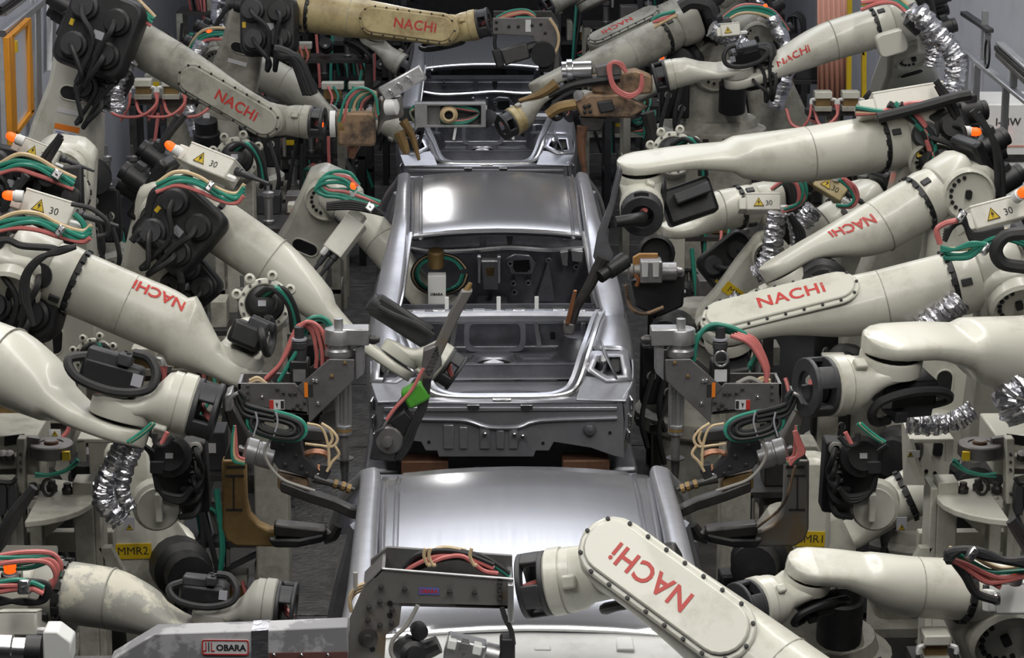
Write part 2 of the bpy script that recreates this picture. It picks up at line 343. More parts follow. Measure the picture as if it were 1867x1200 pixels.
    t.part('shelf_beam', B().tube([c(x, 13.955, 1.497+.006*math.cos(x*3)) for x in (-.6, -.3, 0, .3, .6)], .024, 8), 'body_steel')
    for k in range(9):
        t.part('shelf_bracket', B().box(c(-.46+k*.115, 14.1+.02*(k % 2), 1.487), (.075, .05, .022)), 'bright' if k % 3 else 'body_steel', bevel=.005)
    for x in (-.3, 0, .22):
        t.part('window_tab', B().box(c(x, 14.2, 1.515), (.024, .012, .075)), 'white_paint_and_lit_steel', bevel=.003)  # steel tabs whitened to carry the light they catch
    # boot interior
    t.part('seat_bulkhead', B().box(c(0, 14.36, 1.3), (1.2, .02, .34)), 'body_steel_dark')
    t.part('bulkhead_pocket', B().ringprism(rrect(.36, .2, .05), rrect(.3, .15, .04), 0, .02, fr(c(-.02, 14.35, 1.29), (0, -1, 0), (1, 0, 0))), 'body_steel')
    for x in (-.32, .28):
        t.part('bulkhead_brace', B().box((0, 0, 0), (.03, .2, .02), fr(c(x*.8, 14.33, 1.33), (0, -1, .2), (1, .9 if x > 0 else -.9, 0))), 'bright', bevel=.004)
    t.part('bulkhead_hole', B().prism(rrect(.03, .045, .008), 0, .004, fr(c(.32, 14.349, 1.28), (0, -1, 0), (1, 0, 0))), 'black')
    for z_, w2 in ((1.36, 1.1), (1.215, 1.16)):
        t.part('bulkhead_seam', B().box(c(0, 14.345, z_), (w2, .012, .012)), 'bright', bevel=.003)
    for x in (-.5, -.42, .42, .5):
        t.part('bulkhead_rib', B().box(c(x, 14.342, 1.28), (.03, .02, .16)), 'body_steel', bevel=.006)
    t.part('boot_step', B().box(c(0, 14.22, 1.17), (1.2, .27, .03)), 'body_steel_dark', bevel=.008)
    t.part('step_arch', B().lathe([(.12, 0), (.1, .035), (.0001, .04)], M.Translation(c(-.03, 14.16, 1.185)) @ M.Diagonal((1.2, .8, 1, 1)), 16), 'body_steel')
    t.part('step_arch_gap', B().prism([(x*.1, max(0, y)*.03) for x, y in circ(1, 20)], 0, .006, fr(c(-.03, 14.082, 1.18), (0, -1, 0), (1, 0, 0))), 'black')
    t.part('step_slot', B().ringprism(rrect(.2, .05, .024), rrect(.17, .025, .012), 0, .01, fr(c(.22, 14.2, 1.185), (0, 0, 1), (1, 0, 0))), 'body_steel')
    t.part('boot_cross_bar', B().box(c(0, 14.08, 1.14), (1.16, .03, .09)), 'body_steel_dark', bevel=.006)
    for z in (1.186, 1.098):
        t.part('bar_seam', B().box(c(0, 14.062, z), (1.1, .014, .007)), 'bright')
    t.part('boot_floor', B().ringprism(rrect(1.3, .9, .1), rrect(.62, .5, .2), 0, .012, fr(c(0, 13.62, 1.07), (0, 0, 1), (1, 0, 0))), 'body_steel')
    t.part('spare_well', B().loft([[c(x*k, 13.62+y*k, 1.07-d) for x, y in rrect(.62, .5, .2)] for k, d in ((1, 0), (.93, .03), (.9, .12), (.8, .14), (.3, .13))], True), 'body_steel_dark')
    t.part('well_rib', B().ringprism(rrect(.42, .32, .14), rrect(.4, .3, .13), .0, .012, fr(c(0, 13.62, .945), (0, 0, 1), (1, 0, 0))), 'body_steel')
    # cabin seen through the rear window: floor, firewall and brackets
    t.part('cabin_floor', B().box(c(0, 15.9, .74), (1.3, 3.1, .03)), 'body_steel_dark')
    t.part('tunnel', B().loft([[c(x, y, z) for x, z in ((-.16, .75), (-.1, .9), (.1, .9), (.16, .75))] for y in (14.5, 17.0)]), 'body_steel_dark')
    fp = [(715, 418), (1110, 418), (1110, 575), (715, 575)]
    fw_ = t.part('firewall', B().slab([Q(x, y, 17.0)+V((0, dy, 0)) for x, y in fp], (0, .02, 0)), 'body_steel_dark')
    def wp(poly, d0, d1, m_, nm, bev=.004):
        t.part(nm, B().slab([Q(x, y, 17.0-d0)+V((0, dy, 0)) for x, y in poly], (0, -(d1-d0), 0)), m_, fw_, bevel=bev)
    wp([(725, 425), (875, 425), (875, 449), (735, 452)], .0, .03, 'body_steel_dark', 'cowl_panel')
    wp([(886, 425), (1090, 425), (1088, 446), (1000, 452), (950, 446), (886, 452)], .0, .03, 'body_steel_dark', 'cowl_panel')
    t.part('firewall_ledge', B().tube([Q(x, y, 16.93)+V((0, dy, 0)) for x, y in ((740, 452), (790, 459), (860, 457), (930, 452), (1000, 456), (1070, 452))], .016, 6, 4), 'bright', fw_)
    wp([(876, 468), (910, 468), (908, 520), (880, 520)], .02, .16, 'alloy', 'tunnel_bracket', .01)
    wp([(886, 488), (902, 488), (900, 503), (888, 503)], .161, .165, 'bronze', 'bracket_window', 0)
    for x in (870, 906):
        wp([(x, 464), (x+7, 464), (x+6, 512), (x+1, 512)], .12, .2, 'bright', 'bracket_flange')
    wp([(922, 470), (938, 462), (965, 464), (978, 480), (972, 500), (930, 500)], .01, .03, 'body_steel', 'hole_surround', .01)
    wp([(937, 475), (965, 474), (967, 490), (961, 496), (940, 496), (935, 488)], .031, .036, 'black', 'firewall_hole', 0)
    wp([(975, 545), (1000, 470), (1012, 545)], .02, .09, 'body_steel_dark', 'firewall_gusset')
    for x, y in ((936, 516), (963, 515), (938, 532), (930, 480), (1050, 486), (1000, 474), (800, 430), (1030, 432)):
        t.part('bolt_hole', B().lathe([(.022, 0), (.02, .016), (.01, .018), (.009, .0)], fr(Q(x, y, 16.96)+V((0, dy, 0)), (0, -1, 0)), 10), 'alloy', fw_)
    wp([(1020, 455), (1035, 452), (1034, 480), (1024, 478)], .02, .12, 'alloy', 'pedal_bracket')
    wp([(1040, 450), (1062, 452), (1060, 472), (1042, 470)], .02, .14, 'alloy', 'column_bracket')
    wp([(922, 425), (936, 425), (934, 444), (926, 446)], .031, .034, 'black', 'cowl_slot', 0)
    if variant == 1:                  # the front shell's stepped rear header; white colour stands for strong light
        hd = t.part('rear_header', B().grid([[c(x, y, z-.02*(x/.5)**2) for x in (-.56, -.3, 0, .3, .56)] for y, z in ((14.76, 1.80), (14.6, 1.785), (14.56, 1.775), (14.5, 1.735), (14.44, 1.73), (14.41, 1.755), (14.25, 1.75), (14.22, 1.715), (14.0, 1.71))]), 'white_paint_and_lit_steel', solid=.01, label='rear header with holes, coloured white for the strong light on it')
        for x, y in ((-.3, 14.66), (-.1, 14.68), (.1, 14.66), (.3, 14.67), (.18, 14.32), (.24, 14.32), (.3, 14.32)):
            t.part('header_hole', B().lathe([(.008, 0), (.008, .004)], M.Translation(c(x, y, 1.787 if y > 14.5 else 1.748)), 10), 'black', hd)
        for x in (-.22, .05, .33):
            t.part('header_rib', B().box(c(x, 14.68, 1.79), (.06, .12, .02)), 'white_paint_and_lit_steel', hd, bevel=.006)
    # lower body and skid
    t.part('underbody', B().box(c(0, 16.2, .62), (1.3, 5.6, .12)), 'black')
    t.part('bonnet_opening', B().box(c(0, 17.9, 1.15), (1.3, 1.5, .03)), 'body_steel_dark')
    return t
car(0, 'bare steel sedan shell in the middle of the line, open boot facing the viewer', 0)
car(-6.65, 'bright bare steel sedan shell whose roof fills the bottom centre, under a weld gun', 1)
car(7.1, 'darker sedan shell at the far end, open rear behind two weld guns', 2)
for dy, lb in ((0, 'black carrier skid under the middle shell'), (-6.65, 'black carrier skid under the roof at the bottom'), (7.1, 'black carrier skid under the far shell')):
    b = B()
    for s in (-1, 1): b.box((s*.42, 15.6+dy, .46), (.12, 4.6, .12))
    for k in range(4): b.box((0, 13.6+dy+k*1.4, .47), (1.2, .16, .1))
    t = T('carrier_skid', lb, 'conveyor skid', (0, 15.6+dy, .4), 'carrier skids on the line'); t.part('skid_frame', b, 'black', bevel=.01)
    for s in (-1, 1):
        t.part('support_block', B().box((s*.44, 13.24+dy, .7), (.26, .16, .36)), 'copper_dull', bevel=.01, label='brown support block')
# ================================================================ robots
def cable_bundle(t, paths, name='cable', of=None):
    for mt, pts, r in paths: t.part(name, B().tube(pts, r, 7, 6), mt, of, label={'teal': 'teal cable', 'pink': 'pink hose', 'tan_cable': 'tan cable', 'black_rubber': None, 'grey_cable': 'grey cable'}.get(mt))
def offset_bundle(t, pts, cols, r, of=None, name='cable'):
    P = [V(p) for p in pts]; n = len(cols); d = (P[-1]-P[0]).cross(V((.2, -1, .35))).normalized()
    d2 = V((0, -.6, .8))
    for k, mt in enumerate(cols):
        g = (k-(n-1)/2)*r*1.9
        t.part(name, B().tube([p+d*g*(.7+.3*math.sin(i*1.7+k))+d2*r*.7*math.sin(k*2.1+i) for i, p in enumerate(P)], r, 7, 6), mt, of)
SIGN = {}
def warn_sign(t, m4, s, of):          # yellow triangle with a black flash
    k = round(s, 3)
    if k not in SIGN:
        b = B().prism([(-s*.58, -s*.5), (s*.58, -s*.5), (0, s*.52)], 0, .003); SIGN[k] = (mesh('warning_sign', b, 'yellow', (0, 0, 0)), mesh('flash', B().prism([(.05*s, .3*s), (-.16*s, -.08*s), (-.02*s, -.08*s), (-.08*s, -.38*s), (.15*s, .02*s), (.02*s, .02*s)], .003, .005).ringprism([(-s*.58, -s*.5), (s*.58, -s*.5), (0, s*.52)], [(-s*.49, -s*.45), (s*.49, -s*.45), (0, s*.43)], .003, .0045), 'black_ink', (0, 0, 0)))
    for nm, me in zip(('warning_sign', 'flash'), SIGN[k]): t.put(nm, me, m4, of)
def panel_text(t, s, size, mt, m4, of, bold=0.0): t.put('lettering', text_mesh(s, size, mt, bold), m4, of)

def connector_box(t, p, ax, nrm, L, H, D, sign=True, txt=None, mt='cream_box', lamp=None, top='sign', plugs=1):
    """long cover box over the wrist motors' plugs: ax its length, nrm its labelled face"""
    m4 = fr(p, nrm, ax)
    o = t.part('connector_box', B().box((0, 0, -D/2), (L, H, D), m4), mt, bevel=.008)
    t.part('box_lid', B().box((0, H*.5, -D*.5), (L*1.01, H*.12, D*1.03), m4), mt, o, bevel=.005)
    t.part('box_end', B().box((-L*.5-L*.1, -H*.08, -D*.5), (L*.22, H*.72, D*.9), m4), mt, o, bevel=.006)
    if sign: warn_sign(t, m4 @ M.Translation((-L*.14, 0, .001)), H*.52, o)
    if txt: panel_text(t, txt, H*.42, 'black_ink', m4 @ M.Translation((L*.16, -H*.08, .002)) @ M.Rotation(rad(4), 4, 'Z'), o)
    if top == 'sign': warn_sign(t, m4 @ M.Translation((-L*.05, H*.56, -D*.5)) @ M.Rotation(rad(-90), 4, 'X'), D*.42, o)
    for k in range(plugs):
        t.part('plug', B().lathe([(H*.2, 0), (H*.2, .03), (H*.15, .035), (H*.15, .1), (H*.1, .11), (H*.08, .2)], fr(m4 @ V((L*.5, H*(.2-.4*k), -D*.5)), m4.to_3x3() @ V((1, 0, 0))), 12), 'charcoal', o)
    t.part('plug', B().lathe([(H*.16, 0), (H*.16, .04), (H*.1, .05)], fr(m4 @ V((L*.5, -H*.3, -D*.2)), m4.to_3x3() @ V((1, 0, 0))), 6), 'white_paint_and_lit_steel', o)
    if lamp is not None: beacon(t, m4 @ V(lamp) if not isinstance(lamp, V) else lamp, m4.to_3x3() @ V((-1, 0, 0)))
    return o
def beacon(t, p, d=(0, 0, 1), r=.022, col='beacon_glow'):
    m4 = fr(p, d)
    o = t.part('beacon_socket', B().lathe([(r*1.25, -r*2), (r*1.25, -r*.4), (r*1.05, -r*.3), (r*1.05, 0)], m4, 12), 'white_paint_and_lit_steel')
    t.part('beacon_lens', B().lathe([(r, 0), (r, r*1.1), (r*.8, r*1.75), (r*.45, r*2.1), (.0005, r*2.2)], m4, 14), col, o, label='glowing orange lens')

def arm(t, E, W, n, D, r=.15, mt='cream', logo=None, cover=True, wrist=True, mount='black', motor=True, thin=1.0, shape=None, v=None, ringmt=None, rk=.73):
    """E elbow flange centre, W paddle end (pivot), n outward normal of the paddle, D wrist length towards tool point v"""
    E = V(E); W = V(W); u = (W-E); L = u.length; u /= L
    n = V(n); n = (n-u*n.dot(u)).normalized(); w = n.cross(u)
    # ---- forearm casting: tube at the elbow, slab at the wrist, flush on the +n side
    prof = shape or [(0, 1, 1, 0, 2), (.12, 1, 1, 0, 2), (.3, .98, .98, .02, 2), (.42, .95, .9, .1, 2.2), (.55, .9, .74, .25, 2.6), (.68, .84, .53, .45, 3), (.8, .8, .38, .6, 3.6), (.92, .8, .33, .64, 4), (1.0, .8, .32, .65, 4)]
    rings = []; N = 24
    def ring(c, a, b_, ex): return [c+w*a*math.copysign(abs(math.cos(q))**(2/ex), math.cos(q))+n*b_*math.copysign(abs(math.sin(q))**(2/ex), math.sin(q)) for q in [2*math.pi*k/N for k in range(N)]]
    pz = cr([(p[1], p[2], p[3]) for p in prof], 3); ps = []
    for i in range(len(prof)-1):
        for k in range(3): ps.append((prof[i][0]+(prof[i+1][0]-prof[i][0])*k/3, prof[i][4]+(prof[i+1][4]-prof[i][4])*k/3))
    ps.append((prof[-1][0], prof[-1][4]))
    for (s_, ex), q in zip(ps, pz): rings.append(ring(E+u*L*s_+n*r*q.z, r*q.x, r*q.y*(thin if s_ > .6 else 1), ex))
    le = prof[-1]
    for a in (25, 50, 70, 84):
        a = rad(a); rings.append(ring(W+u*r*le[1]*math.sin(a)+n*r*le[3], r*le[1]*math.cos(a), r*le[2]*thin*(1-.12*math.sin(a)), le[4]))
    fo = t.part('forearm', B().loft(rings), mt, ang=50)
    topn = le[3]+le[2]*thin
    if cover:
        x0 = L*.5; cl = L-x0; cm = fr(E+n*r*topn+u*x0, n, u)
        co = t.part('gear_cover', B().prism(stadium(cl, r*.74, 10), -.004, r*.1, cm), mt, bevel=.012)
        t.part('cover_plate', B().prism(stadium(cl, r*.6, 10), r*.1, r*.2, cm), mt, co, bevel=.018)
        bm = BOLT.get('b') or BOLT.setdefault('b', mesh('cover_bolt', B().lathe([(.0075, 0), (.0075, .007), (.003, .008)], None, 6), 'black', (0, 0, 0)))
        for k in range(7):
            for sg in (-1, 1): t.put('cover_bolt', bm, cm @ M.Translation((cl*k/6, sg*r*.67, r*.1)), co)
        for k in range(1, 4):
            a = rad(-90+45*k); t.put('cover_bolt', bm, cm @ M.Translation((cl+r*.67*math.cos(a), r*.67*math.sin(a), r*.1)), co); t.put('cover_bolt', bm, cm @ M.Translation((-r*.67*math.cos(a), r*.67*math.sin(a), r*.1)), co)
        if logo == 'cover': t.put('lettering', text_mesh('NACHi', r*.66, 'red_ink', .002, 0, 1.08), cm @ M.Translation((cl*.62, 0, r*.2+.002)), co)
        if logo == 'cover-': t.put('lettering', text_mesh('NACHi', r*.66, 'red_ink', .002, 0, 1.08), cm @ M.Translation((cl*.4, 0, r*.2+.002)) @ M.Rotation(math.pi, 4, 'Z'), co)
    if isinstance(logo, tuple):       # (s, surface direction, text sign): lettering bent round the tube
        s_, q, sg = logo; q = V(q); q = (q-u*q.dot(u)).normalized(); k = max(0, min(int(s_*len(rings)*.75), len(rings)-1))
        me = text_mesh('NACHi', r*.56, 'red_ink', .002).copy(); bm_ = bmesh.new(); bm_.from_mesh(me)
        bmesh.ops.triangulate(bm_, faces=bm_.faces); bmesh.ops.subdivide_edges(bm_, edges=[e for e in bm_.edges if e.calc_length() > r*.2], cuts=3, use_grid_fill=True)
        tq = q.cross(u*sg); i = min(range(len(ps)), key=lambda j: abs(ps[j][0]-s_))
        for vv in bm_.verts:
            pos = s_+sg*vv.co.x/L; a = vv.co.y/r
            # distance to the casting's skin there
            i = min(range(len(ps)), key=lambda j: abs(ps[j][0]-pos)); j = min(i+1, len(ps)-1); g = 0 if j == i or ps[j][0] == ps[i][0] else max(0, min(1, (pos-ps[i][0])/(ps[j][0]-ps[i][0])))
            qa = pz[i].lerp(pz[j], g); ex = ps[i][1]; dr = q*math.cos(a)+tq*math.sin(a); cw, cn = dr.dot(w)/(qa.x*r), dr.dot(n)/(qa.y*r)
            rr = (abs(cw)**ex+abs(cn)**ex)**(-1/ex)
            vv.co = E+u*L*pos+n*r*qa.z+dr*(rr+.0035)-t.loc
        bm_.to_mesh(me); bm_.free(); o = link('lettering', me, fo)
    # small plug, cover plate and seam on the tube
    t.part('seam', B().lathe([(r*.985, -.003), (r*1.004, -.002), (r*1.004, .002), (r*.985, .003)], fr(E+u*L*.3, u, w), 32), 'cream_dirty_and_shaded', fo)
    # ---- elbow flange with its ring of bolts
    em = fr(E, u, w)
    fl = t.part('elbow_flange', B().lathe([(r*.9, -.022), (r*1.03, -.02), (r*1.03, 0), (r*.9, .002)], em, 32), 'black')
    fb = BOLT.get('f') or BOLT.setdefault('f', mesh('flange_bolt', B().box((0, 0, 0), (.022, .03, .022)), 'black', (0, 0, 0)))
    for k in range(16): t.put('flange_bolt', fb, em @ M.Rotation(2*math.pi*k/16, 4, 'Z') @ M.Translation((r*1.01, 0, -.004)), fl)
    t.part('elbow_ring', B().lathe([(r*.9, -.022), (r*1.03, -.024), (r*1.04, -.07), (r*1.0, -.1), (r*.96, -r*.9), (r*.8, -r*.95)], em, 32), mt)
    for a in (40, 140, 250): t.part('ring_boss', B().box((0, 0, 0), (.02, .035, .05), em @ M.Rotation(rad(a), 4, 'Z') @ M.Translation((r*1.03, 0, -.06))), 'charcoal', fl, bevel=.004)
    if not wrist: return u, n, w, None
    # ---- wrist: pivot disc, yoke, ring, open mount
    v = V(v)-W; v = (v-n*v.dot(n)).normalized(); a_ = n.cross(v)
    t.part('pivot_disc', B().lathe([(r*.6, r*.36), (r*.76, r*.34), (r*.78, r*.28), (r*.78, -.05*r), (r*.6, -.1*r)], fr(W, n, v), 28), mt, label=None)
    t.part('pivot_gap', B().lathe([(r*.7, r*.36), (r*.72, r*.30)], fr(W, n, v), 24), 'black')
    rr = r*rk; off = -.42*r; rl = r*.55; ml = r*.62; yl = max(D-rl-ml, r*1.0)
    def rg(c, a, b_, ex): return [c+a_*a*math.copysign(abs(math.cos(q))**(2/ex), math.cos(q))+n*b_*math.copysign(abs(math.sin(q))**(2/ex), math.sin(q)) for q in [2*math.pi*k/24 for k in range(24)]]
    ys = [(-.72*r, .3*r, .1*r, .02*r, 3), (-.45*r, .62*r, .17*r, .03*r, 3), (0, .74*r, .2*r, .02*r, 3), (.35*yl, .72*r, .26*r, -.05*r, 3), (.6*yl, .66*r, .42*r, off*.55, 2.5), (.82*yl, rr*.98, rr*.9, off*.95, 2.1), (yl, rr, rr, off, 2)]
    wr = t.part('wrist', B().loft([rg(W+v*x+n*o_, a, b_, e) for x, a, b_, o_, e in ys]), mt, ang=50)
    rm = fr(W+v*yl+n*off, v, a_)
    t.part('wrist_ring', B().lathe([(rr*.9, -.01), (rr*1.0, -.008), (rr*1.0, rl*.28), (rr*.97, rl*.3), (rr*.97, rl*.34), (rr*1.04, rl*.36), (rr*1.04, rl*.9), (rr*.95, rl)], rm, 30), ringmt or mt, wr)
    t.part('wrist_lug', B().box((0, 0, 0), (r*.18, r*.3, rl*.6), rm @ M.Rotation(rad(65), 4, 'Z') @ M.Translation((rr*1.06, 0, -rl*.1))), mt, wr, bevel=.008)
    if mount:
        mm = rm @ M.Translation((0, 0, rl)); b = B()
        for z in (0, ml*.8): b.ringprism(circ(rr*1.0, 24), circ(rr*.55, 24), z, z+ml*.2, mm)
        mo = t.part('tool_mount', b, 'charcoal' if mount == 'black' else mount, bevel=.004)
        for k in range(4):
            a0 = rad(90*k+45); po = [(rr*1.0*math.cos(a0+g), rr*1.0*math.sin(a0+g)) for g in [rad(-24+8*i) for i in range(7)]]; pi = [(rr*.8*math.cos(a0+g), rr*.8*math.sin(a0+g)) for g in [rad(24-8*i) for i in range(7)]]
            t.part('mount_post', B().prism(po+pi, ml*.15, ml*.85, mm), 'charcoal' if mount == 'black' else mount, mo, bevel=.006)
        t.part('mount_hose', B().tube([mm @ V((-.02, -rr*.3, ml*.1)), mm @ V((0, rr*.1, ml*.5)), mm @ V((.02, rr*.3, ml*.9))], .013, 6, 4), 'pink', mo, label='pink hose inside the mount')
        t.part('core', B().lathe([(rr*.5, 0), (rr*.5, ml*.25), (rr*.3, ml*.3)], mm, 16), 'black', mo)
    if motor:                          # black wrist motor with a stepped plug box and a hose loop
        mc = W-n*r*.62-v*r*.35; m2 = fr(mc, -n, v)
        mo = t.part('wrist_motor', B().box((-.1*r, 0, 0), (r*1.5, r*1.05, r*.75), m2), 'black', bevel=.02)
        sy = 1 if (-n).cross(v).y < 0 else -1       # which side of the motor is open
        t.part('plug_cover', B().box((-.35*r, sy*.2*r, r*.42), (r*.85, r*.62, r*.34), m2), 'charcoal', mo, bevel=.008)
        br = t.part('plug_bracket', B().box((.14*r, sy*.25*r, r*.5), (r*.34, r*.75, r*.3), m2), 'charcoal', mo, bevel=.006)
        for k in range(3): t.part('bracket_screw', B().lathe([(.008, 0), (.008, .004)], m2 @ M.Translation((.14*r+(.05*r if k else -.05*r), sy*(.1+.2*k)*r, r*.655)), 8), 'black', mo)
        t.part('motor_label', B().box((.56*r, sy*.53*r, r*.1), (r*.26, .004, r*.3), m2), 'grey_label', mo)
        t.part('motor_hose', B().tube([m2 @ V((a*r, sy*c*r, e*r)) for a, c, e in ((-.6, .3, .4), (-1.15, .5, .15), (-.8, .72, -.2), (.1, .78, -.28), (.85, .72, -.05), (.98, .6, .35), (.7, .4, .68), (.3, .3, .7))], r*.12, 8, 6), 'black_rubber', mo)
    tip = rm @ V((0, 0, rl+ml))
    return u, n, w, (tip, v, n, a_)
BOLT = {}

def elbow(t, E, u, r, side=1, mt='cream', motors=True, K=None):
    """the elbow block behind the flange: casting, black gear motors, grommet panel"""
    b0 = E-u*r*.9; m4 = fr(b0, u, (0, 0, 1))        # local x is up, y sideways, z along the arm
    ca = t.part('elbow_casting', B().loft([[m4 @ V((x*k, y*k, z)) for x, y in rrect(2*r, 1.9*r, .6*r, 4)] for z, k in ((0, .92), (-.2*r, 1.0), (-1.1*r, 1.02), (-1.35*r, .9))]), mt, bevel=.01)
    if motors:
        pan = t.part('motor_panel', B().box((-.1*r, 0, -1.75*r), (2.6*r, 1.9*r, .5*r), m4), 'black', bevel=.02)
        for k, (x, y) in enumerate(((.7*r, -.45*r), (-.1*r, .45*r), (-.85*r, -.45*r))):
            t.part('drive_motor', B().lathe([(.42*r, 0), (.42*r, .9*r), (.36*r, .95*r), (.36*r, 1.15*r), (.0005, 1.17*r)], m4 @ M.Translation((x, y, -1.9*r)) @ M.Rotation(math.pi, 4, 'X'), 18), 'black', pan)
            t.part('motor_plug', B().box((x+.5*r, y, -2.5*r), (.3*r, .36*r, .4*r), m4), 'charcoal', pan, bevel=.008)
        for k in range(2):
            p = m4 @ V((-.6*r-.5*r*k, -.98*r*1, -1.7*r)); t.part('grommet', B().lathe([(.17*r, 0), (.17*r, .02), (.1*r, .03), (.09*r, .005)], fr(p, V((0, -1, 0))), 14), 'grey_cable', pan)
            t.part('hose', B().tube([p, p+V((0, -.06, -.02)), p+V((.04*side, -.1, .25)), p+V((.16*side, -.1, .42+.05*k))], .018, 7, 5), 'black_rubber', pan)
    return b0-u*r*1.1

def lower_arm(t, K, S, wid=(.17, .26), th=.2, mt='cream', holes=True, side=1, label=None, disc=True, tag_=None):
    K = V(K); S = V(S); d = (S-K); L = d.length; d /= L
    nrm = V((0, -1, 0)); nrm = (nrm-d*nrm.dot(d)).normalized(); x = nrm.cross(d)
    m4 = fr(K, nrm, d)                             # local x along the arm, y across, z to the viewer
    a, c = wid
    out = [(-a*.9, -a*.55), (-a*.5, -a), (L*.25, -a*1.0), (L*.62, -c*.92), (L*.9, -c), (L+c*.6, -c*.8), (L+c, -c*.3), (L+c, c*.3), (L+c*.6, c*.8), (L*.9, c), (L*.62, c*.92), (L*.25, a), (-a*.5, a), (-a*.9, a*.55)]
    o = t.part('lower_arm', B().prism(out, -th/2, th/2, m4), mt, bevel=.03, label=label)
    if holes:
        for x0, rot in ((L*.3, 0), (L*.74, 1)):
            rm = m4 @ M.Translation((x0, 0, th/2)) @ M.Rotation(rad(90*(1-rot)), 4, 'Z')
            t.part('hole_rim', B().ringprism(stadium(a*.5, a*.3, 8, -a*.25), stadium(a*.5, a*.24, 8, -a*.25), -.004, .008, rm), mt, o, bevel=.003)
            t.part('oval_hole', B().prism(stadium(a*.5, a*.25, 8, -a*.25), -.004, .003, rm), 'black', o)
    if disc:
        for px, rr in ((0, a*.82), (L*.98, c*.8)):
            dm = m4 @ M.Translation((px, 0, th/2))
            dk = t.part('joint_disc', B().lathe([(rr, -.01), (rr, .05), (rr*.9, .065), (rr*.86, .04), (rr*.3, .035), (.001, .035)], dm, 28), mt, o)
            db = BOLT.get('d') or BOLT.setdefault('d', mesh('disc_bolt', B().lathe([(.011, 0), (.011, .012)], None, 6), 'black', (0, 0, 0)))
            for k in range(9):
                aa = rad(200+k*20); t.put('disc_bolt', db, dm @ M.Translation((rr*.66*math.cos(aa), rr*.66*math.sin(aa), .036)), o)
            t.part('disc_plug', B().prism(rrect(rr*.34, rr*.24, .01), .035, .055, dm), 'black', o)
    if tag_:
        for k, (kind, fx) in enumerate(tag_):
            rm = m4 @ M.Translation((L*fx, 0, th/2+.001)) @ M.Rotation(rad(90), 4, 'Z')
            if kind == 'orange':
                t.part('label', B().box((0, .03, .001), (a*.95, .035, .003), rm), 'orange_ink', o); t.part('label', B().box((0, -.03, .001), (a*.95, .075, .003), rm), 'white_label', o)
                b = B()
                for j in range(4): b.box((0, -.005-.016*j, .003), (a*.8, .004, .002), rm)
                t.part('print', b, 'blue_ink', o)
            elif kind == 'white':
                t.part('label', B().box((0, 0, .001), (a*.95, .03, .003), rm), 'white_label', o)
            else:
                t.part('label', B().box((0, 0, .001), (a*1.5, .07, .004), rm), 'yellow', o); panel_text(t, kind, .052, 'black_ink', rm @ M.Translation((0, 0, .0035)), o)
    return o
def base(t, S, r=.15, mt='cream_dirty_and_shaded', floor=0.0, riser=True, face=1):
    """turning column under the shoulder: yoke, black motors, turntable with bolts, pedestal"""
    S = V(S); z0 = max(floor+.25, S.z-.62); x, y = S.x, S.y+.12
    t.part('shoulder', B().loft([[V((x+px, y+py, z)) for px, py in rrect(.5*k, .46*k, .1, 3)] for z, k in ((z0+.16, 1.1), (z0+.3, 1.0), (S.z, .9), (S.z+.14, .62))]), mt, bevel=.01)
    tt = t.part('turntable', B().lathe([(.40, 0), (.42, .02), (.42, .1), (.36, .12), (.34, .18)], M.Translation((x, y, z0)), 28), mt)
    tb = BOLT.get('t') or BOLT.setdefault('t', mesh('turntable_bolt', B().box((0, 0, 0), (.04, .04, .04)), 'black', (0, 0, 0)))
    for k in range(9, 18):
        a = 2*math.pi*k/18; t.put('turntable_bolt', tb, M.Translation((x+.425*math.cos(a), y+.425*math.sin(a), z0+.06)), tt)
    ps = t.part('pedestal', B().loft([[V((x+px, y+py, z)) for px, py in rrect(.62*k, .62*k, .06, 2)] for z, k in ((floor, 1.25), (floor+.05, 1.25), (floor+.07, .95), (z0, .95))]), mt)
    mo = t.part('base_motor', B().lathe([(.1, 0), (.1, .22), (.085, .23), (.085, .32), (.001, .325)], fr((x-.12*face, y-.36, z0+.28), (0, -.25, 1)), 18), 'black')
    t.part('motor_label', B().box((x-.12*face, y-.40, z0+.62), (.05, .004, .04)), 'white_label', mo)
    t.part('gear_motor', B().lathe([(.13, 0), (.13, .14), (.1, .16), (.1, .3), (.001, .31)], fr((x+.2*face, y-.24, S.z+.02), (.3*face, -1, .1)), 18), 'black')
    t.part('cable_panel', B().box((x+.3*face, y-.3, z0+.4), (.22, .12, .36)), 'black', bevel=.015)
    for k in range(3):
        p = V((x+.25*face+.1*face*(k % 2), y-.365, z0+.3+.1*k)); t.part('grommet', B().lathe([(.028, 0), (.028, .015), (.018, .02), (.016, .0)], fr(p, (0, -1, 0)), 12), 'grey_cable')
        t.part('hose', B().tube([p, p+V((0, -.05, 0)), p+V((.06*face, -.1, -.2-.03*k)), p+V((.02*face, -.06, -.42))], .017, 6, 5), 'black_rubber')
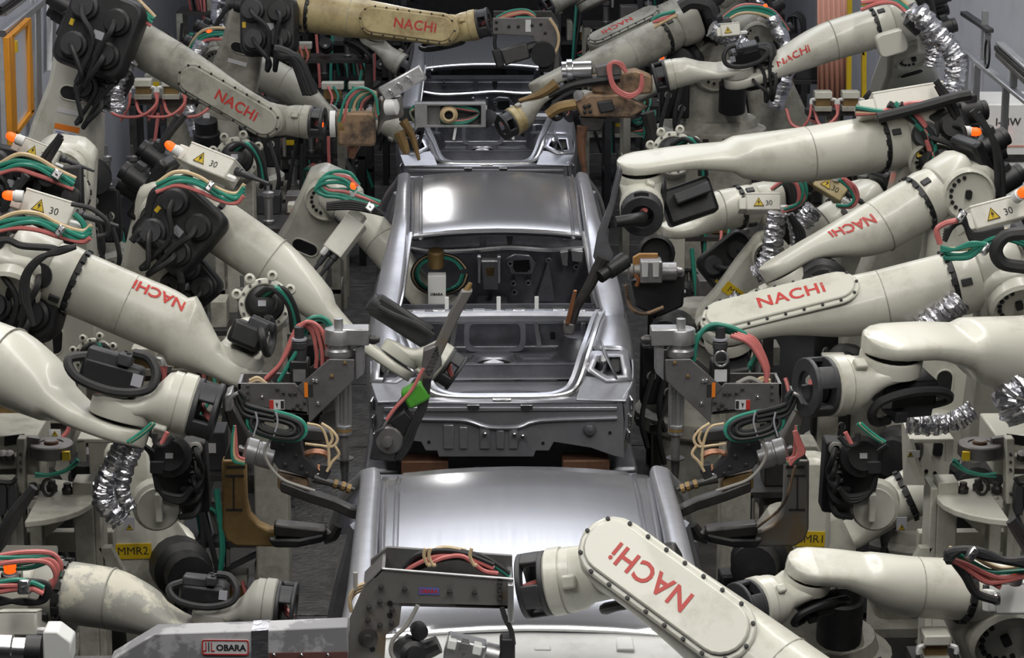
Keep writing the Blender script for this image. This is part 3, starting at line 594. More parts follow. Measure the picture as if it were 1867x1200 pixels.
def hood(t, p, r, d=(1, 0, -.3), n=1.0):     # the black cluster of motors and covers in front of an elbow joint
    m4 = fr(p, (-.15, -1, .25), d); o = t.part('joint_hood', B().loft([[m4 @ V((x*k, y*k, z)) for x, y in rrect(2.5*r*n, 2.7*r*n, .5*r, 4)] for z, k in ((-1.2*r, .9), (-.2*r, 1), (.1*r, .92))]), 'black', bevel=.012)
    for k, (x, y) in enumerate(((-.6, .6), (.55, .5), (-.5, -.65), (.6, -.6))):
        t.part('hood_motor', B().lathe([(.5*r, 0), (.5*r, .3*r), (.4*r, .36*r), (.4*r, .6*r), (.001, .61*r)], m4 @ M.Translation((x*r*n, y*r*n, .05*r)), 18), 'black' if k % 2 else 'charcoal', o)
        t.part('hood_hose', B().tube([m4 @ V((x*r*n, y*r*n, .6*r)), m4 @ V(((x+.2)*r, (y-.3)*r, .95*r)), m4 @ V(((x*.3+.4)*r, (y-1)*r, .8*r)), m4 @ V(((x*.3+.2)*r, -2.0*r, .3*r))], r*.1, 7, 5), 'black_rubber', o)
    t.part('hood_label', B().box((.1*r, -.1*r, .105*r), (.4*r, .3*r, .006), m4), 'grey_label', o); t.part('hood_label', B().box((-1.0*r, 0, .105*r), (.16*r, .24*r, .006), m4), 'yellow', o)
    return o
def foil_hose(t, pts, r=.05, name='foil_hose'):
    P = cr(pts, 16); rr = random.Random(len(P)+int(abs(P[0].x)*1000)); radii = [r*(1+.08*math.sin(i*1.1)+rr.uniform(-.07, .07)) for i in range(len(P))]
    b = B(); b.tube(P, radii, 16, 0)
    b.v = [p+V((rr.uniform(-1, 1), rr.uniform(-1, 1), rr.uniform(-1, 1)))*r*.085 for p in b.v]
    return t.part(name, b, 'foil', label='silver foil sleeve', ang=22)

NR = [0]
def robot(label, E, W, n, tool, Dw=None, r=.15, mt='cream', K=None, S=None, group=None, logo=None, cover=True, wrist=True, mount='black', motor=True, thin=1.0, shape=None, elb=True, low=True, bs=True, lowkw=None, floor=0, face=1, ringmt=None, elbmt=None, rk=.73, em=True):
    E = V(E); W = V(W)
    rootp = V((S[0], S[1]+.12, floor)) if S is not None and bs else V((E.x, E.y, 0))
    t = T('welding_robot', label, 'robot', rootp, group)
    tool = V(tool); D = Dw or (tool-W).length
    u, nn, w, tp = arm(t, E, W, n, D, r, mt, logo, cover, wrist, mount, motor, thin, shape, tool, ringmt, rk)
    if elb:
        kk = elbow(t, E, u, r, face, elbmt or mt, em)
    else: kk = E-u*r*2
    if K is None: K = kk+V((0, -r*.2, -r*.4))
    if low and S is not None: lower_arm(t, K, S, mt=elbmt or mt, **(lowkw or {}))
    if bs and S is not None: base(t, S, r, face=face, floor=floor)
    t.tip = tp; t.u = u; t.n = nn; t.w = w; t.E = E; t.W = W; t.r = r
    return t
# ================================================================ the robots that can be told apart
UP = V((0, 0, 1)); DN = V((0, 0, -1))
# --- bottom row
F1 = robot('cream robot reaching over the bright roof, red lettered cover plate facing up, bottom centre', Q(1545, 1330, 7.2), Q(1134, 1030, 7.75), (-.1, -.92, .55), Q(936, 1040, 7.75), r=.148, logo='cover', S=(1.9, 6.2, 1.0), low=False, elb=True, bs=False)
F2 = robot('scuffed grey robot arm lying level with chipped paint, behind the long grey gun beam', Q(122, 1080, 8.6), Q(395, 1118, 8.5), (0, -.15, -1), Q(530, 1075, 8.5), r=.112, rk=.85, mt='cream_worn', cover=False, S=(-2.05, 9.05, .9), K=Q(60, 1120, 8.7), elbmt='cream', thin=.8)
F3 = robot('cream robot arm lying level with sooty inner bend, opposite the chipped grey arm', Q(1752, 1075, 8.6), Q(1470, 1062, 8.5), (0, -.35, 1), Q(1350, 1092, 8.35), r=.112, rk=.85, cover=False, S=(2.05, 9.05, .9), K=Q(1810, 1120, 8.7), face=-1, thin=.9)
# --- second row
L1 = robot('cream robot arm entering at the fence side, bent to a jaw gun', Q(-70, 640, 9.8), Q(225, 738, 9.5), (-.5, -.1, -1), Q(395, 745, 9.5), r=.16, cover=False, S=(-3.0, 10.9, 1.1), thin=.75)
R1 = robot('cream robot arm entering at the cabinet side, bent to a jaw gun', Q(1960, 640, 9.8), Q(1622, 668, 9.5), (-.22, -.3, 1), Q(1480, 752, 9.43), r=.16, cover=False, S=(3.0, 10.9, 1.1), thin=.75, face=-1)
L2 = robot('cream robot arm with red lettering upside down, under a white box marked 30', Q(142, 517, 11.35), Q(440, 645, 11.3), (-.45, -.25, -1), Q(475, 632, 12.2), Dw=.32, r=.15, cover=False, logo=(.455, (.2, -.5, .8), -1), shape=[(0, 1, 1, 0, 2), (.12, 1, 1, 0, 2), (.35, 1, 1, 0, 2), (.52, 1, 1, 0, 2), (.64, .98, .92, .06, 2.1), (.76, .9, .66, .28, 2.5), (.88, .82, .42, .5, 3.2), (1.0, .8, .34, .6, 4)], S=(-2.55, 12.1, 1.1), mount=None, thin=1.25)
R2 = robot('long cream robot arm with red letters on its top cover, opposite the upside down lettering', Q(1728, 520, 11.35), Q(1330, 620, 11.3), (-.35, -.55, 1), Q(1325, 600, 12.3), Dw=.32, r=.15, logo='cover-', S=(2.55, 12.1, 1.1), mount=None, face=-1)
# --- third row
L3 = robot('cream robot swinging a green gun down at the boot of the middle shell', Q(392, 408, 12.5), Q(735, 640, 12.3), (-.6, -.2, -1), Q(790, 640, 12.3), Dw=.27, r=.135, cover=False, motor=False, S=(-2.1, 13.1, 1.05), thin=.7, mount='charcoal')
R3 = robot('long cream robot arm sweeping to the middle shell from the cabinet side', Q(1600, 262, 13.6), Q(1168, 330, 13.3), (-.25, -.25, 1), Q(1172, 420, 12.5), Dw=.34, r=.155, cover=False, S=(2.2, 14.2, 1.15), face=-1, thin=.7)
R4 = robot('short cream robot arm with smeared red letters above the long lettered arm', Q(1672, 372, 12.9), Q(1440, 512, 12.7), (-.55, .1, 1), Q(1370, 570, 12.7), r=.145, cover=False, logo=(.5, (0, -.75, .65), 1), S=(2.3, 13.0, 1.0), face=-1)
# --- far rows
L4 = robot('grimy cream robot arm reaching the far shell, lower link with oval holes', Q(235, 68, 16.0), Q(492, 218, 15.8), (-.2, -1, .1), Q(590, 225, 15.8), r=.14, mt='cream_dirty_and_shaded', cover=True, logo='cover', S=Q(110, 320, 16.2), K=Q(150, 100, 16.2), floor=.2, elbmt='cream', lowkw=dict(wid=(.17, .25), disc=False, tag_=[('white', .45), ('orange', .62)]))
T1 = robot('stained tan robot arm above the far shell, red letters on its rusty cover', Q(568, 22, 18.6), Q(812, 55, 18.4), (0, -1, .15), Q(880, 42, 18.4), r=.15, mt='cream_tan', logo='cover', K=Q(455, 30, 18.7), S=Q(412, 200, 18.8), face=1, floor=.3, elbmt='cream_dirty_and_shaded', lowkw=dict(wid=(.15, .2), disc=False, tag_=[('white', .45)]))
R5 = robot('cream robot with red letters and foil hoses beside a pink hosed tan gun', Q(1592, 52, 17.3), Q(1345, 122, 17.2), (.15, .3, -1), Q(1195, 155, 17.2), r=.14, cover=False, logo=(.62, (0, -1, .3), -1), S=Q(1650, 190, 18.6), K=Q(1655, 75, 17.6), floor=.3, face=-1)
T2 = robot('cream robot arm slanting down to a coil bracket over the far shell', Q(1205, 68, 18.2), Q(1000, 172, 17.8), (.3, .3, 1), Q(905, 210, 17.6), r=.135, mt='cream_dirty_and_shaded', cover=False, S=Q(1300, 110, 18.6), K=Q(1240, 60, 18.5), floor=.6, face=-1, ringmt='cream_tan')
# ================================================================ weld guns and brackets held by the robots
def W_(pts, Y): return [Q(x, y, Y) for x, y in pts]
def plate(pts, Y, th): return B().slab(W_(pts, Y), (0, th, 0))
def bolt_at(t, px, py, Y, r, mt, of, h=.012):
    t.part('bolt', B().lathe([(r, 0), (r, h), (r*.6, h*1.15)], fr(Q(px, py, Y), (0, -1, 0)), 8), mt, of)
def danger_label(t, px, py, Y, of, w=.07, h=.045, flip=1):
    m4 = fr(Q(px, py, Y), (0, -1, 0), (1, 0, 0)); o = t.part('label', B().box((0, 0, .001), (w, h, .003), m4), 'white_label', of)
    t.part('label_band', B().box((-flip*w*.36, 0, .003), (w*.28, h, .002), m4), 'red_ink', of); t.part('label_block', B().box((flip*w*.36, 0, .003), (w*.22, h*.8, .002), m4), 'black_ink', of)
    t.part('label_figure', B().prism([(-.1*w, .3*h), (0, -.35*h), (.1*w, .3*h), (.03*w, .1*h)], .002, .004, m4), 'black_ink', of)

def bracket_gun(mx, label):
    """steel twin plate bracket with a servo head and a vertical plunger"""
    X = (lambda x: 1859-x) if mx else (lambda x: x); Y = 10.72; s = -1 if mx else 1
    q = lambda pts, Y_=Y: [Q(X(x), y, Y_) for x, y in pts]
    t = T('servo_weld_gun', label, 'weld gun', Q(X(618), 640, Y+.1))
    low = [(433, 699), (538, 699), (561, 729), (563, 757), (439, 744), (433, 735)]; hi = [(600, 655), (646, 656), (645, 694), (585, 751), (563, 773), (561, 729), (541, 707)]
    fp = t.part('bracket_plate', B().slab(q(low), (0, .014, 0)), 'steel_plate', bevel=.003); hp = t.part('bracket_plate', B().slab(q(hi, Y-.004), (0, .014, 0)), 'steel_plate', bevel=.003)
    t.part('bracket_plate', B().slab([p+V((0, .17, 0)) for p in q(low)], (0, .014, 0)), 'steel_plate', bevel=.003); t.part('bracket_plate', B().slab([p+V((0, .17, 0)) for p in q(hi)], (0, .014, 0)), 'steel_plate', bevel=.003)
    p0, p1 = q([(436, 741), (560, 756)]); t.part('bracket_web', B().slab([p0, p1, p1+V((0, .17, 0)), p0+V((0, .17, 0))], (0, 0, .012)), 'steel_plate')
    p0, p1 = q([(434, 700), (434, 740)]); t.part('bracket_web', B().slab([p0, p1, p1+V((0, .17, 0)), p0+V((0, .17, 0))], (.012*s, 0, 0)), 'alloy')
    for x, y in ((452, 703), (452, 715), (452, 727), (506, 709), (538, 717), (543, 737), (556, 733), (549, 744), (536, 744), (478, 723), (517, 716), (529, 717)): bolt_at(t, X(x), y, Y, .008 if x > 500 else .006, 'dark_steel' if x != 478 else 'bright', fp)
    for x, y in ((629, 661), (605, 685), (571, 693), (577, 694), (580, 735)): bolt_at(t, X(x), y, Y-.004, .008, 'bronze' if x in (629, 605) else 'bright', hp)
    danger_label(t, X(505), 738, Y-.001, fp, .066, .044, s)
    m4 = fr(Q(X(558), 711, Y-.005), (0, -1, 0), (1, 0, 0)); t.part('label', B().box((0, 0, 0), (.016, .066, .003), m4), 'orange_ink', hp); t.part('label', B().box((.02*s, -.004, 0), (.02, .056, .003), m4), 'black_ink', hp)
    t.part('mount_arm', B().loft([[p+V((0, a, b)) for a, b in ((-.05, -.04), (.05, -.04), (.05, .04), (-.05, .04))] for p in (Q(X(500), 715, Y+.14), Q(X(490), 690, Y+.3))]), 'steel_plate', bevel=.01)
    # servo head and plunger
    c = Q(X(618), 625, Y+.09); r = .062
    hd = t.part('servo_head', B().lathe([(r*.9, -.06), (r, -.055), (r, -.03), (r*.85, -.02), (r*.85, -.005), (r*1.04, 0), (r*1.04, .06), (r*.98, .066), (.02, .068), (.02, .11), (.001, .112)], M.Translation(c), 24), 'alloy')
    t.part('head_block', B().box(c+V((.075*s, 0, .035)), (.12, .1, .075)), 'alloy', hd, bevel=.006)
    t.part('head_knob', B().lathe([(.02, 0), (.024, .02), (.02, .03), (.012, .045)], fr(c+V((.135*s, -.02, .02)), (s, -.2, 0)), 10), 'dark_steel', hd)
    t.part('side_plate', B().slab(q([(648, 634), (664, 628), (664, 680), (648, 694)], Y+.06), (0, .08, 0)), 'alloy', bevel=.004)
    ax = Q(X(626), 700, Y+.09)
    for k in range(4): t.part('guide_rod', B().tube([ax+V((.018*(k-1.5), -.02+.012*(k % 2), .06)), ax+V((.018*(k-1.5), -.02+.012*(k % 2), -.19))], .0095, 8, 0), 'alloy')
    for k in range(3): t.part('collar', B().lathe([(.034, 0), (.034, .012), (.03, .014)], M.Translation(ax+V((0, -.01, -.2-.014*k))), 18), 'bronze' if k == 1 else 'alloy')
    t.part('plunger', B().tube([ax+V((0, -.01, -.22)), ax+V((0, -.01, -.34))], .02, 12, 0), 'steel_plate')
    t.part('splash_disc', B().lathe([(.042, 0), (.042, .006)], M.Translation(ax+V((0, -.01, -.345))), 20), 'dark_steel')
    t.part('electrode', B().tube([ax+V((0, -.01, -.345)), ax+V((0, -.01, -.44)), ax+V((0, -.01, -.5))], [.022, .016, .009], 12, 0), 'dark_steel')
    # servo motor, plugs and hoses
    mc = Q(X(547), 680, Y+.08); mo = t.part('servo_motor', B().box(mc, (.085, .09, .13)), 'black', bevel=.008); t.part('motor_face', B().box(mc+V((0, -.047, 0)), (.055, .004, .055)), 'alloy' if not mx else 'white_label', mo)
    t.part('plug', B().lathe([(.03, 0), (.03, .05), (.034, .055), (.034, .08), (.022, .09), (.022, .15)], M.Translation(mc+V((0, 0, .06))), 14), 'charcoal', mo); t.part('cable_tie', B().lathe([(.034, 0), (.034, .01)], M.Translation(mc+V((0, 0, .15))), 12), 'grey_label', mo)
    col = ('pink', 'pink', 'pink') if not mx else ('pink', 'pink', 'teal')
    def strand(pts, mt, dx, dy, dz=0, r=.0095): t.part('hose', B().tube([Q(X(x+dx*i/5), y+dy, Y+.09+dz) for i, (x, y) in enumerate(pts)], r, 8, 6), mt, label={'pink': 'pink hose', 'teal': 'teal cable', 'tan_cable': 'tan cable'}.get(mt))
    if not mx:
        for k in range(3): strand([(484, 694), (512, 663), (534, 618), (552, 590), (576, 602), (587, 640), (588, 668)], 'pink', -10*k+10, 3*k-3, .02*k)
        strand([(508, 696), (534, 652), (541, 640)], 'teal', 2, 0, -.03); strand([(545, 620), (560, 585), (585, 578), (603, 594), (606, 640)], 'teal', 0, 0, .06); strand([(552, 620), (566, 590), (585, 583), (600, 598), (603, 640)], 'teal', 0, 0, .07)
    else:
        for k in range(3): strand([(492, 668), (478, 640), (500, 612), (535, 596), (566, 596), (588, 622), (594, 660)], 'teal', 5*k, 4*k-2, .02*k, .011)
        for k in range(4): strand([(462, 700), (459, 672), (470, 640), (484, 618), (510, 606)], 'pink', 7*k, 2*k, -.02*k, .01)
        for k in range(2): strand([(590, 612), (604, 608), (606, 630), (594, 650)], 'pink', -6*k, 6*k, .05)
        t.part('cable_ring', B().tube([mc+V((.03*math.cos(a), -.06, .08+.034*math.sin(a))) for a in [k*.7 for k in range(10)]], .005, 6, 3), 'alloy', mo)
        strand([(470, 700), (492, 690), (516, 700)], 'grey_cable', 0, 0, -.06, .011)
    for k in range(2): strand([(455, 694+5*k), (470, 689+4*k), (486, 700)], 'tan_cable', 0, 0, -.05, .008)
    return t
bracket_gun(False, 'twin plate servo weld gun with pink hoses and vertical plunger')
bracket_gun(True, 'twin plate servo weld gun with teal cables arching over its motor')

def pinch_gun(mx, label):
    """jaw gun with copper shunt, cast cylinder and tied cable loops, its C yoke hanging below"""
    X = (lambda x: 1880-x) if mx else (lambda x: x); Y = 9.5; s = -1 if mx else 1
    q = lambda pts, Y_=Y: [Q(X(x), y, Y_) for x, y in pts]
    t = T('pinch_weld_gun', label, 'weld gun', Q(X(500), 840, Y))
    t.part('adapter', B().slab(q([(425 if mx else 409, 722), (434 if mx else 422, 716), (434 if mx else 422, 750), (425 if mx else 409, 752)], Y-.06), (0, .12, 0)), 'alloy' if not mx else 'bright', bevel=.006)
    t.part('adapter_arm', B().slab(q([(407, 748), (424, 738), (456, 800), (470, 838), (440, 846)], Y+.02), (0, .05, 0)), 'dark_steel' if not mx else 'steel_tan', bevel=.008)
    cy = fr(Q(X(444), 819, Y), (Q(X(490), 832, Y)-Q(X(444), 819, Y)))
    t.part('cast_cylinder', B().lathe([(.014, -.02), (.014, .0), (.045, .004), (.052, .012), (.052, .05), (.046, .055), (.046, .06), (.05, .065), (.05, .12), (.03, .13)], cy, 24), 'alloy')
    bp = t.part('jaw_plate', B().slab(q([(494, 800), (550, 802), (554, 831), (588, 866), (571, 874), (508, 856), (490, 830)], Y-.03), (0, .06, 0)), 'charcoal', bevel=.006)
    for x, y in ((515, 812), (540, 830), (550, 850), (560, 862), (520, 846)): bolt_at(t, X(x), y, Y-.03, .007, 'dark_steel', bp)
    t.part('jaw_block', B().slab(q([(506, 860), (560, 872), (566, 892), (548, 908), (506, 892)], Y-.01), (0, .07, 0)), 'bronze' if mx else 'brown_tan', bevel=.008)
    t.part('nut', B().box((0, 0, 0), (.022, .022, .022), fr(Q(X(582), 868, Y-.04), (.3*s, -1, .3))), 'bright', bevel=.003)
    t.part('lower_jaw', B().loft([[p+V((0, a, b)) for a, b in ((-.03, -.022), (.03, -.022), (.03, .022), (-.03, .022))] for p in q([(512, 884), (560, 902), (610, 918), (640, 932), (668, 938)])]), 'dark_steel', bevel=.006)
    t.part('upper_electrode', B().tube(q([(572, 872), (600, 880), (626, 887), (646, 893)], Y-.05), [.02, .014, .017, .008], 10, 3), 'dark_steel')
    t.part('electrode_holder', B().slab(q([(584, 846), (602, 850), (604, 862), (590, 884), (580, 880)], Y-.06), (0, .04, 0)), 'charcoal', bevel=.004)
    for x, y in ((608, 882), (622, 886), (632, 890)): t.part('tip_collar', B().lathe([(.02, 0), (.02, .016)], fr(Q(X(x), y, Y-.05), (s, 0, -.3)), 10), 'bronze', None)
    cc = Q(X(576), 838, Y+.01); t.part('copper_shunt', B().loft([[cc+V((.05*math.cos(a)*k*s, d, .03*math.sin(a)*k)) for k, d in ((1, -.03), (1.22, -.03), (1.22, .03), (1, .03))] for a in [rad(20+i*18) for i in range(17)]]), 'copper')
    # tied cable loop
    ca = rad(-13)*s; lc = Q(X(505), 776, Y-.09)
    for k in range(5):
        a, b = (.115-.014*k), (.05-.0085*k); pts = []
        for i in range(13):
            e = 2*math.pi*i/12; px, pz = a*math.copysign(abs(math.cos(e))**.7, math.cos(e)), b*math.sin(e); pts.append(lc+V((s*(px*math.cos(ca)*1)-pz*math.sin(ca), -.012*(k % 2)+.01*math.sin(e), pz*math.cos(ca)+px*math.sin(ca)*s)))
        t.part('cable_loop', B().tube(pts, .0085, 7, 4), 'black_rubber' if k != 0 else 'teal', label='teal cable' if k == 0 else None)
    for k in range(5): t.part('cable', B().tube(q([(428+2*k, 724-3*k), (434+3*k, 740-4*k), (450, 758-5*k), (500, 768-4*k)], Y-.1+.012*(k % 2)), .0085, 7, 5), 'black_rubber' if k != 3 else 'teal')
    t.part('cable_clamp', B().tube(q([(416, 735), (424, 722), (434, 717)], Y-.12), .008, 6, 3), 'alloy')
    for x in (466, 503): t.part('cable_tie', B().tube(q([(x, 752), (x+3, 770), (x-4, 796)], Y-.115), .004, 5, 3), 'grey_label')
    bx = t.part('transformer', B().slab(q([(548, 780), (604, 786), (604, 808), (552, 806)], Y-.02), (0, .07, 0)), 'charcoal', bevel=.01)
    t.part('cable', B().tube(q([(494, 801), (482, 822), (492, 850), (515, 874), (545, 886), (574, 895)], Y-.09), .0065, 7, 5), 'grey_cable', label='grey cable')
    for pts in ([(556, 809), (580, 812), (606, 814), (615, 800), (604, 784), (586, 772)], [(600, 813), (606, 800), (602, 786)], [(610, 812), (618, 828), (606, 842), (596, 860)], [(560, 772), (586, 780), (598, 812), (600, 850)]):
        t.part('cable', B().tube(q(pts, Y-.07), .0058, 6, 5), 'tan_cable', label='tan cable')
    for dx in range(3): t.part('cable', B().tube(q([(428, 776), (424+3*dx, 802), (425+4*dx, 838-4*dx), (446, 846-4*dx)], Y-.05), .007, 6, 5), ('teal', 'tan_cable', 'pink')[dx])
    if mx:
        for dx in range(4): t.part('cable', B().tube(q([(432-1*dx, 786), (428-2*dx, 804), (424-3*dx, 826), (440, 848-3*dx)], Y-.08), .008, 6, 5), 'pink', label='pink hose')
    # C yoke
    yk = [(404, 839), (448, 839), (450, 915), (456, 940), (472, 958), (492, 967), (532, 970), (530, 999), (430, 997), (412, 985), (405, 965)]
    yo = t.part('c_yoke', B().slab(q(yk, Y+.3), (0, .07, 0)), 'bronze' if not mx else 'steel_tan', bevel=.01, label='stained C shaped yoke')
    for x, y, w_, h in ((430, 852, 34, 5), (428, 868, 34, 4), (427, 930, 30, 4), (426, 900, 3, 60)):
        t.part('yoke_groove', B().slab(q([(x-w_/2, y-h/2), (x+w_/2, y-h/2), (x+w_/2, y+h/2), (x-w_/2, y+h/2)], Y+.298), (0, .004, 0)), 'dark_steel', yo)
    t.part('yoke_arm', B().loft([[p+V((0, a, b)) for a, b in ((-.04, -.028), (.04, -.028), (.04, .028), (-.04, .028))] for p in q([(500, 962), (560, 968), (596, 972)], Y+.3)]), 'dark_steel', bevel=.012)
    t.part('yoke_nose', B().tube(q([(590, 978), (606, 974), (616, 958)], Y+.3), [.035, .03, .02], 10, 4), 'dark_steel')
    t.part('yoke_cylinder', B().slab(q([(488, 984), (545, 984), (590, 975), (590, 990), (540, 1000), (500, 1000)], Y+.25), (0, .05, 0)), 'black', bevel=.01)
    t.part('yoke_hanger', B().slab(q([(408, 838), (446, 838), (446, 822), (420, 810)], Y+.05), (0, .28, 0)), 'dark_steel')
    if mx: t.part('yoke_strut', B().tube(q([(430, 850), (452, 920), (500, 962)], Y+.22), .006, 6, 4), 'brown_tan')
    return t
pinch_gun(False, 'jaw gun with tied cable loops over the roof, ochre C yoke')
pinch_gun(True, 'jaw gun with a bright copper shunt, grey stained C yoke')

# --- bottom centre: plate bracket with a gun, held by the robot with the large red letters
Y = 7.75
t = T('bracket_weld_gun', 'long steel bracket full of cables holding a gun over the bright roof', 'weld gun', Q(780, 1110, Y))
fp_ = [(696, 1037), (936, 1055), (936, 1111), (732, 1106), (728, 1140), (704, 1158), (700, 1215), (634, 1215), (637, 1129), (662, 1071)]
f = t.part('bracket_plate', plate(fp_, Y, .012), 'steel_tan', bevel=.003)
t.part('bracket_plate', plate([(706, 997), (934, 1013), (934, 1055), (700, 1070), (676, 1060), (676, 1021)], Y+.15, .012), 'steel_plate', bevel=.003)
a, b_ = Q(700, 1104, Y), Q(936, 1110, Y); t.part('bracket_floor', B().slab([a, b_, b_+V((0, .15, 0)), a+V((0, .15, 0))], (0, 0, .01)), 'dark_steel')
a, b_ = Q(696, 1037, Y), Q(662, 1071, Y); t.part('bracket_end', B().slab([a, b_, b_+V((0, .15, 0)), a+V((0, .15, 0))], (.01, 0, 0)), 'steel_plate')
t.part('top_edge', B().tube(W_([(697, 1037), (936, 1056)], Y-.002), .004, 6, 0), 'alloy', f)
t.part('end_flange', B().box(Q(930, 1082, Y+.07), (.02, .2, .13)), 'alloy', bevel=.004)
for x, y in ((695, 1070), (738, 1074), (820, 1079), (865, 1081), (693, 1097), (673, 1107), (715, 1111), (671, 1130), (693, 1140), (714, 1136), (911, 1063), (911, 1078), (911, 1093)):
    bolt_at(t, x, y, Y, .009, 'dark_steel', f, .014)
for x, y in ((711, 1100), (711, 1122), (679, 1184)): t.part('hole', B().lathe([(.009, 0), (.009, .002)], fr(Q(x, y, Y-.001), (0, -1, 0)), 12), 'black', f)
hb = t.part('pivot_hub', B().lathe([(.032, 0), (.032, .012), (.018, .016), (.016, .03), (.001, .032)], fr(Q(671, 1163, Y), (0, -1, 0)), 20), 'dark_steel', f)
m4 = fr(Q(782, 1078, Y-.001), (0, -1, 0), (1, 0, -.03)); t.part('label', B().box((0, 0, .001), (.066, .023, .002), m4), 'blue_ink', f); t.put('lettering', text_mesh('OBARA', .018, 'red_ink', .0006), m4 @ M.Translation((0, 0, .003)), f)
for k in range(6):
    t.part('cable', B().tube([Q(x, y+2*k, Y+.04+.02*(k % 3)) for x, y in ((735, 1036), (760+8*k, 1012), (800+6*k, 1004+3*(k % 2)), (850, 1010), (900, 1030))], .0085, 7, 5), ('black_rubber', 'black_rubber', 'teal', 'pink', 'black_rubber', 'black_rubber')[k])
for k in range(2): t.part('cable', B().tube([Q(x, y+4*k, Y+.05) for x, y in ((840, 1005), (880, 1015), (915, 1036), (928, 1046))], .009, 7, 5), 'teal' if k else 'black_rubber')
t.part('cable', B().tube(W_([(780, 1030), (810, 1017), (845, 1015), (880, 1040), (908, 1046)], Y+.03), .008, 7, 5), 'pink')
for x in (776, 785, 860): t.part('cable_tie', B().tube(W_([(x, 1000), (x-3, 1014), (x+4, 1030), (x+10, 1030)], Y), .006, 6, 4), 'tan_cable')
t.part('cable', B().tube(W_([(785, 1006), (810, 998), (850, 1004)], Y+.06), .007, 6, 4), 'tan_cable')
for k in range(3): t.part('cable', B().tube(W_([(665, 1064+5*k), (648, 1072+5*k), (638, 1090+4*k), (641, 1116)], Y+.03+.02*k), .0065, 6, 5), 'tan_cable', label='tan cable')
t.part('cable', B().tube(W_([(648, 1076), (648, 1044)], Y+.03), .008, 6, 0), 'grey_cable')
t.part('cable', B().tube(W_([(762, 1104), (742, 1140), (718, 1165), (713, 1190), (725, 1210)], Y-.03), .0075, 7, 5), 'grey_cable', label='grey cable')
t.part('cable', B().tube(W_([(915, 1108), (922, 1130), (932, 1150), (936, 1175)], Y-.02), .009, 7, 5), 'black_rubber')
gm = t.part('gun_motor', B().lathe([(.045, -.05), (.045, .06), (.03, .07), (.03, .1), (.001, .102)], fr(Q(745, 1190, Y+.02), (.3, -1, .25)), 18), 'black')
t.part('gun_knob', B().lathe([(.028, -.03), (.028, .03), (.016, .034)], fr(Q(764, 1150, Y+.02), (.1, -1, .2)), 16), 'black', gm)
t.part('gun_joint', B().tube(W_([(735, 1170), (770, 1185), (800, 1175)], Y+.04), [.03, .035, .03], 10, 4), 'black', gm)
gb = t.part('gun_body', B().box((0, 0, 0), (.13, .08, .1), fr(Q(848, 1185, Y), (0, -1, .1), (1, 0, -.25))), 'alloy', bevel=.008)
for k in range(3): t.part('body_plate', B().box((0, 0, 0), (.028, .03, .06), fr(Q(824+23*k, 1172+5*k, Y-.04), (0, -1, .1), (1, 0, -.25))), 'white_paint_and_lit_steel' if k != 1 else 'steel_plate', gb, bevel=.003)
t.part('body_cap', B().lathe([(.04, 0), (.04, .05), (.02, .055)], fr(Q(880, 1192, Y), (1, 0, -.25)), 16), 'alloy', gb)
t.part('gun_tail', B().box(Q(925, 1185, Y), (.05, .06, .1)), 'black', bevel=.01)
# --- long OBARA beam at the bottom edge
Y = 7.62
t = T('beam_weld_gun', 'long grey gun beam with flaking paint and a red bordered maker plate', 'weld gun', Q(420, 1180, Y))
bm_ = t.part('beam', plate([(200, 1206), (282, 1156), (470, 1150), (634, 1143), (634, 1206)], Y, .09), 'white_paint_and_lit_steel' if 0 else 'beam_grey', bevel=.004)
t.part('beam_tape', plate([(458, 1151), (489, 1149), (489, 1208), (458, 1208)], Y-.003, .096), 'foil', bm_)
t.part('beam_stripe', plate([(490, 1191), (634, 1189), (634, 1206), (490, 1206)], Y-.004, .008), 'brown_red', bm_)
for x in (500, 550, 598): bolt_at(t, x, 1192, Y-.004, .005, 'bright', bm_)
m4 = fr(Q(411, 1180, Y-.001), (0, -1, 0), (1, 0, -.02)); t.part('maker_plate', B().prism(rrect(.15, .052, .008), 0, .003, m4), 'white_label', bm_); t.part('plate_border', B().ringprism(rrect(.15, .052, .008), rrect(.142, .044, .006), .003, .0045, m4), 'red_ink', bm_)
t.put('lettering', text_mesh('OBARA', .0285, 'black_ink', .001), m4 @ M.Translation((.018, -.002, .004)), bm_)
for x0, mt in ((-.062, 'red_ink'), (-.053, 'black_ink'), (-.044, 'red_ink')): t.part('emblem_bar', B().box((x0, .002, .004), (.003, .03, .002), m4), mt, bm_)
for x0, sx in ((-.066, -1), (-.04, 1)): t.part('emblem_bar', B().box((x0+.001*sx, -.012, .004), (.009, .003, .002), m4), 'red_ink', bm_)
wm = fr(Q(48, 1186, Y), (1, 0, -.05)); t.part('end_ring', B().lathe([(.05, -.09), (.05, -.045), (.042, -.04), (.042, .0), (.05, .005), (.05, .045)], wm, 22), 'bright'); t.part('end_cap', B().lathe([(.056, -.15), (.056, -.09)], wm, 22), 'cream'); t.part('end_band', B().lathe([(.0515, .0), (.0515, .05)], wm, 22), 'black')
t.part('mount_block', plate([(78, 1152), (104, 1152), (130, 1172), (130, 1212), (78, 1212)], Y-.04, .1), 'white_paint_and_lit_steel', bevel=.006)
t.part('beam_link', B().box(Q(170, 1210, Y+.04), (.2, .06, .03)), 'dark_steel')
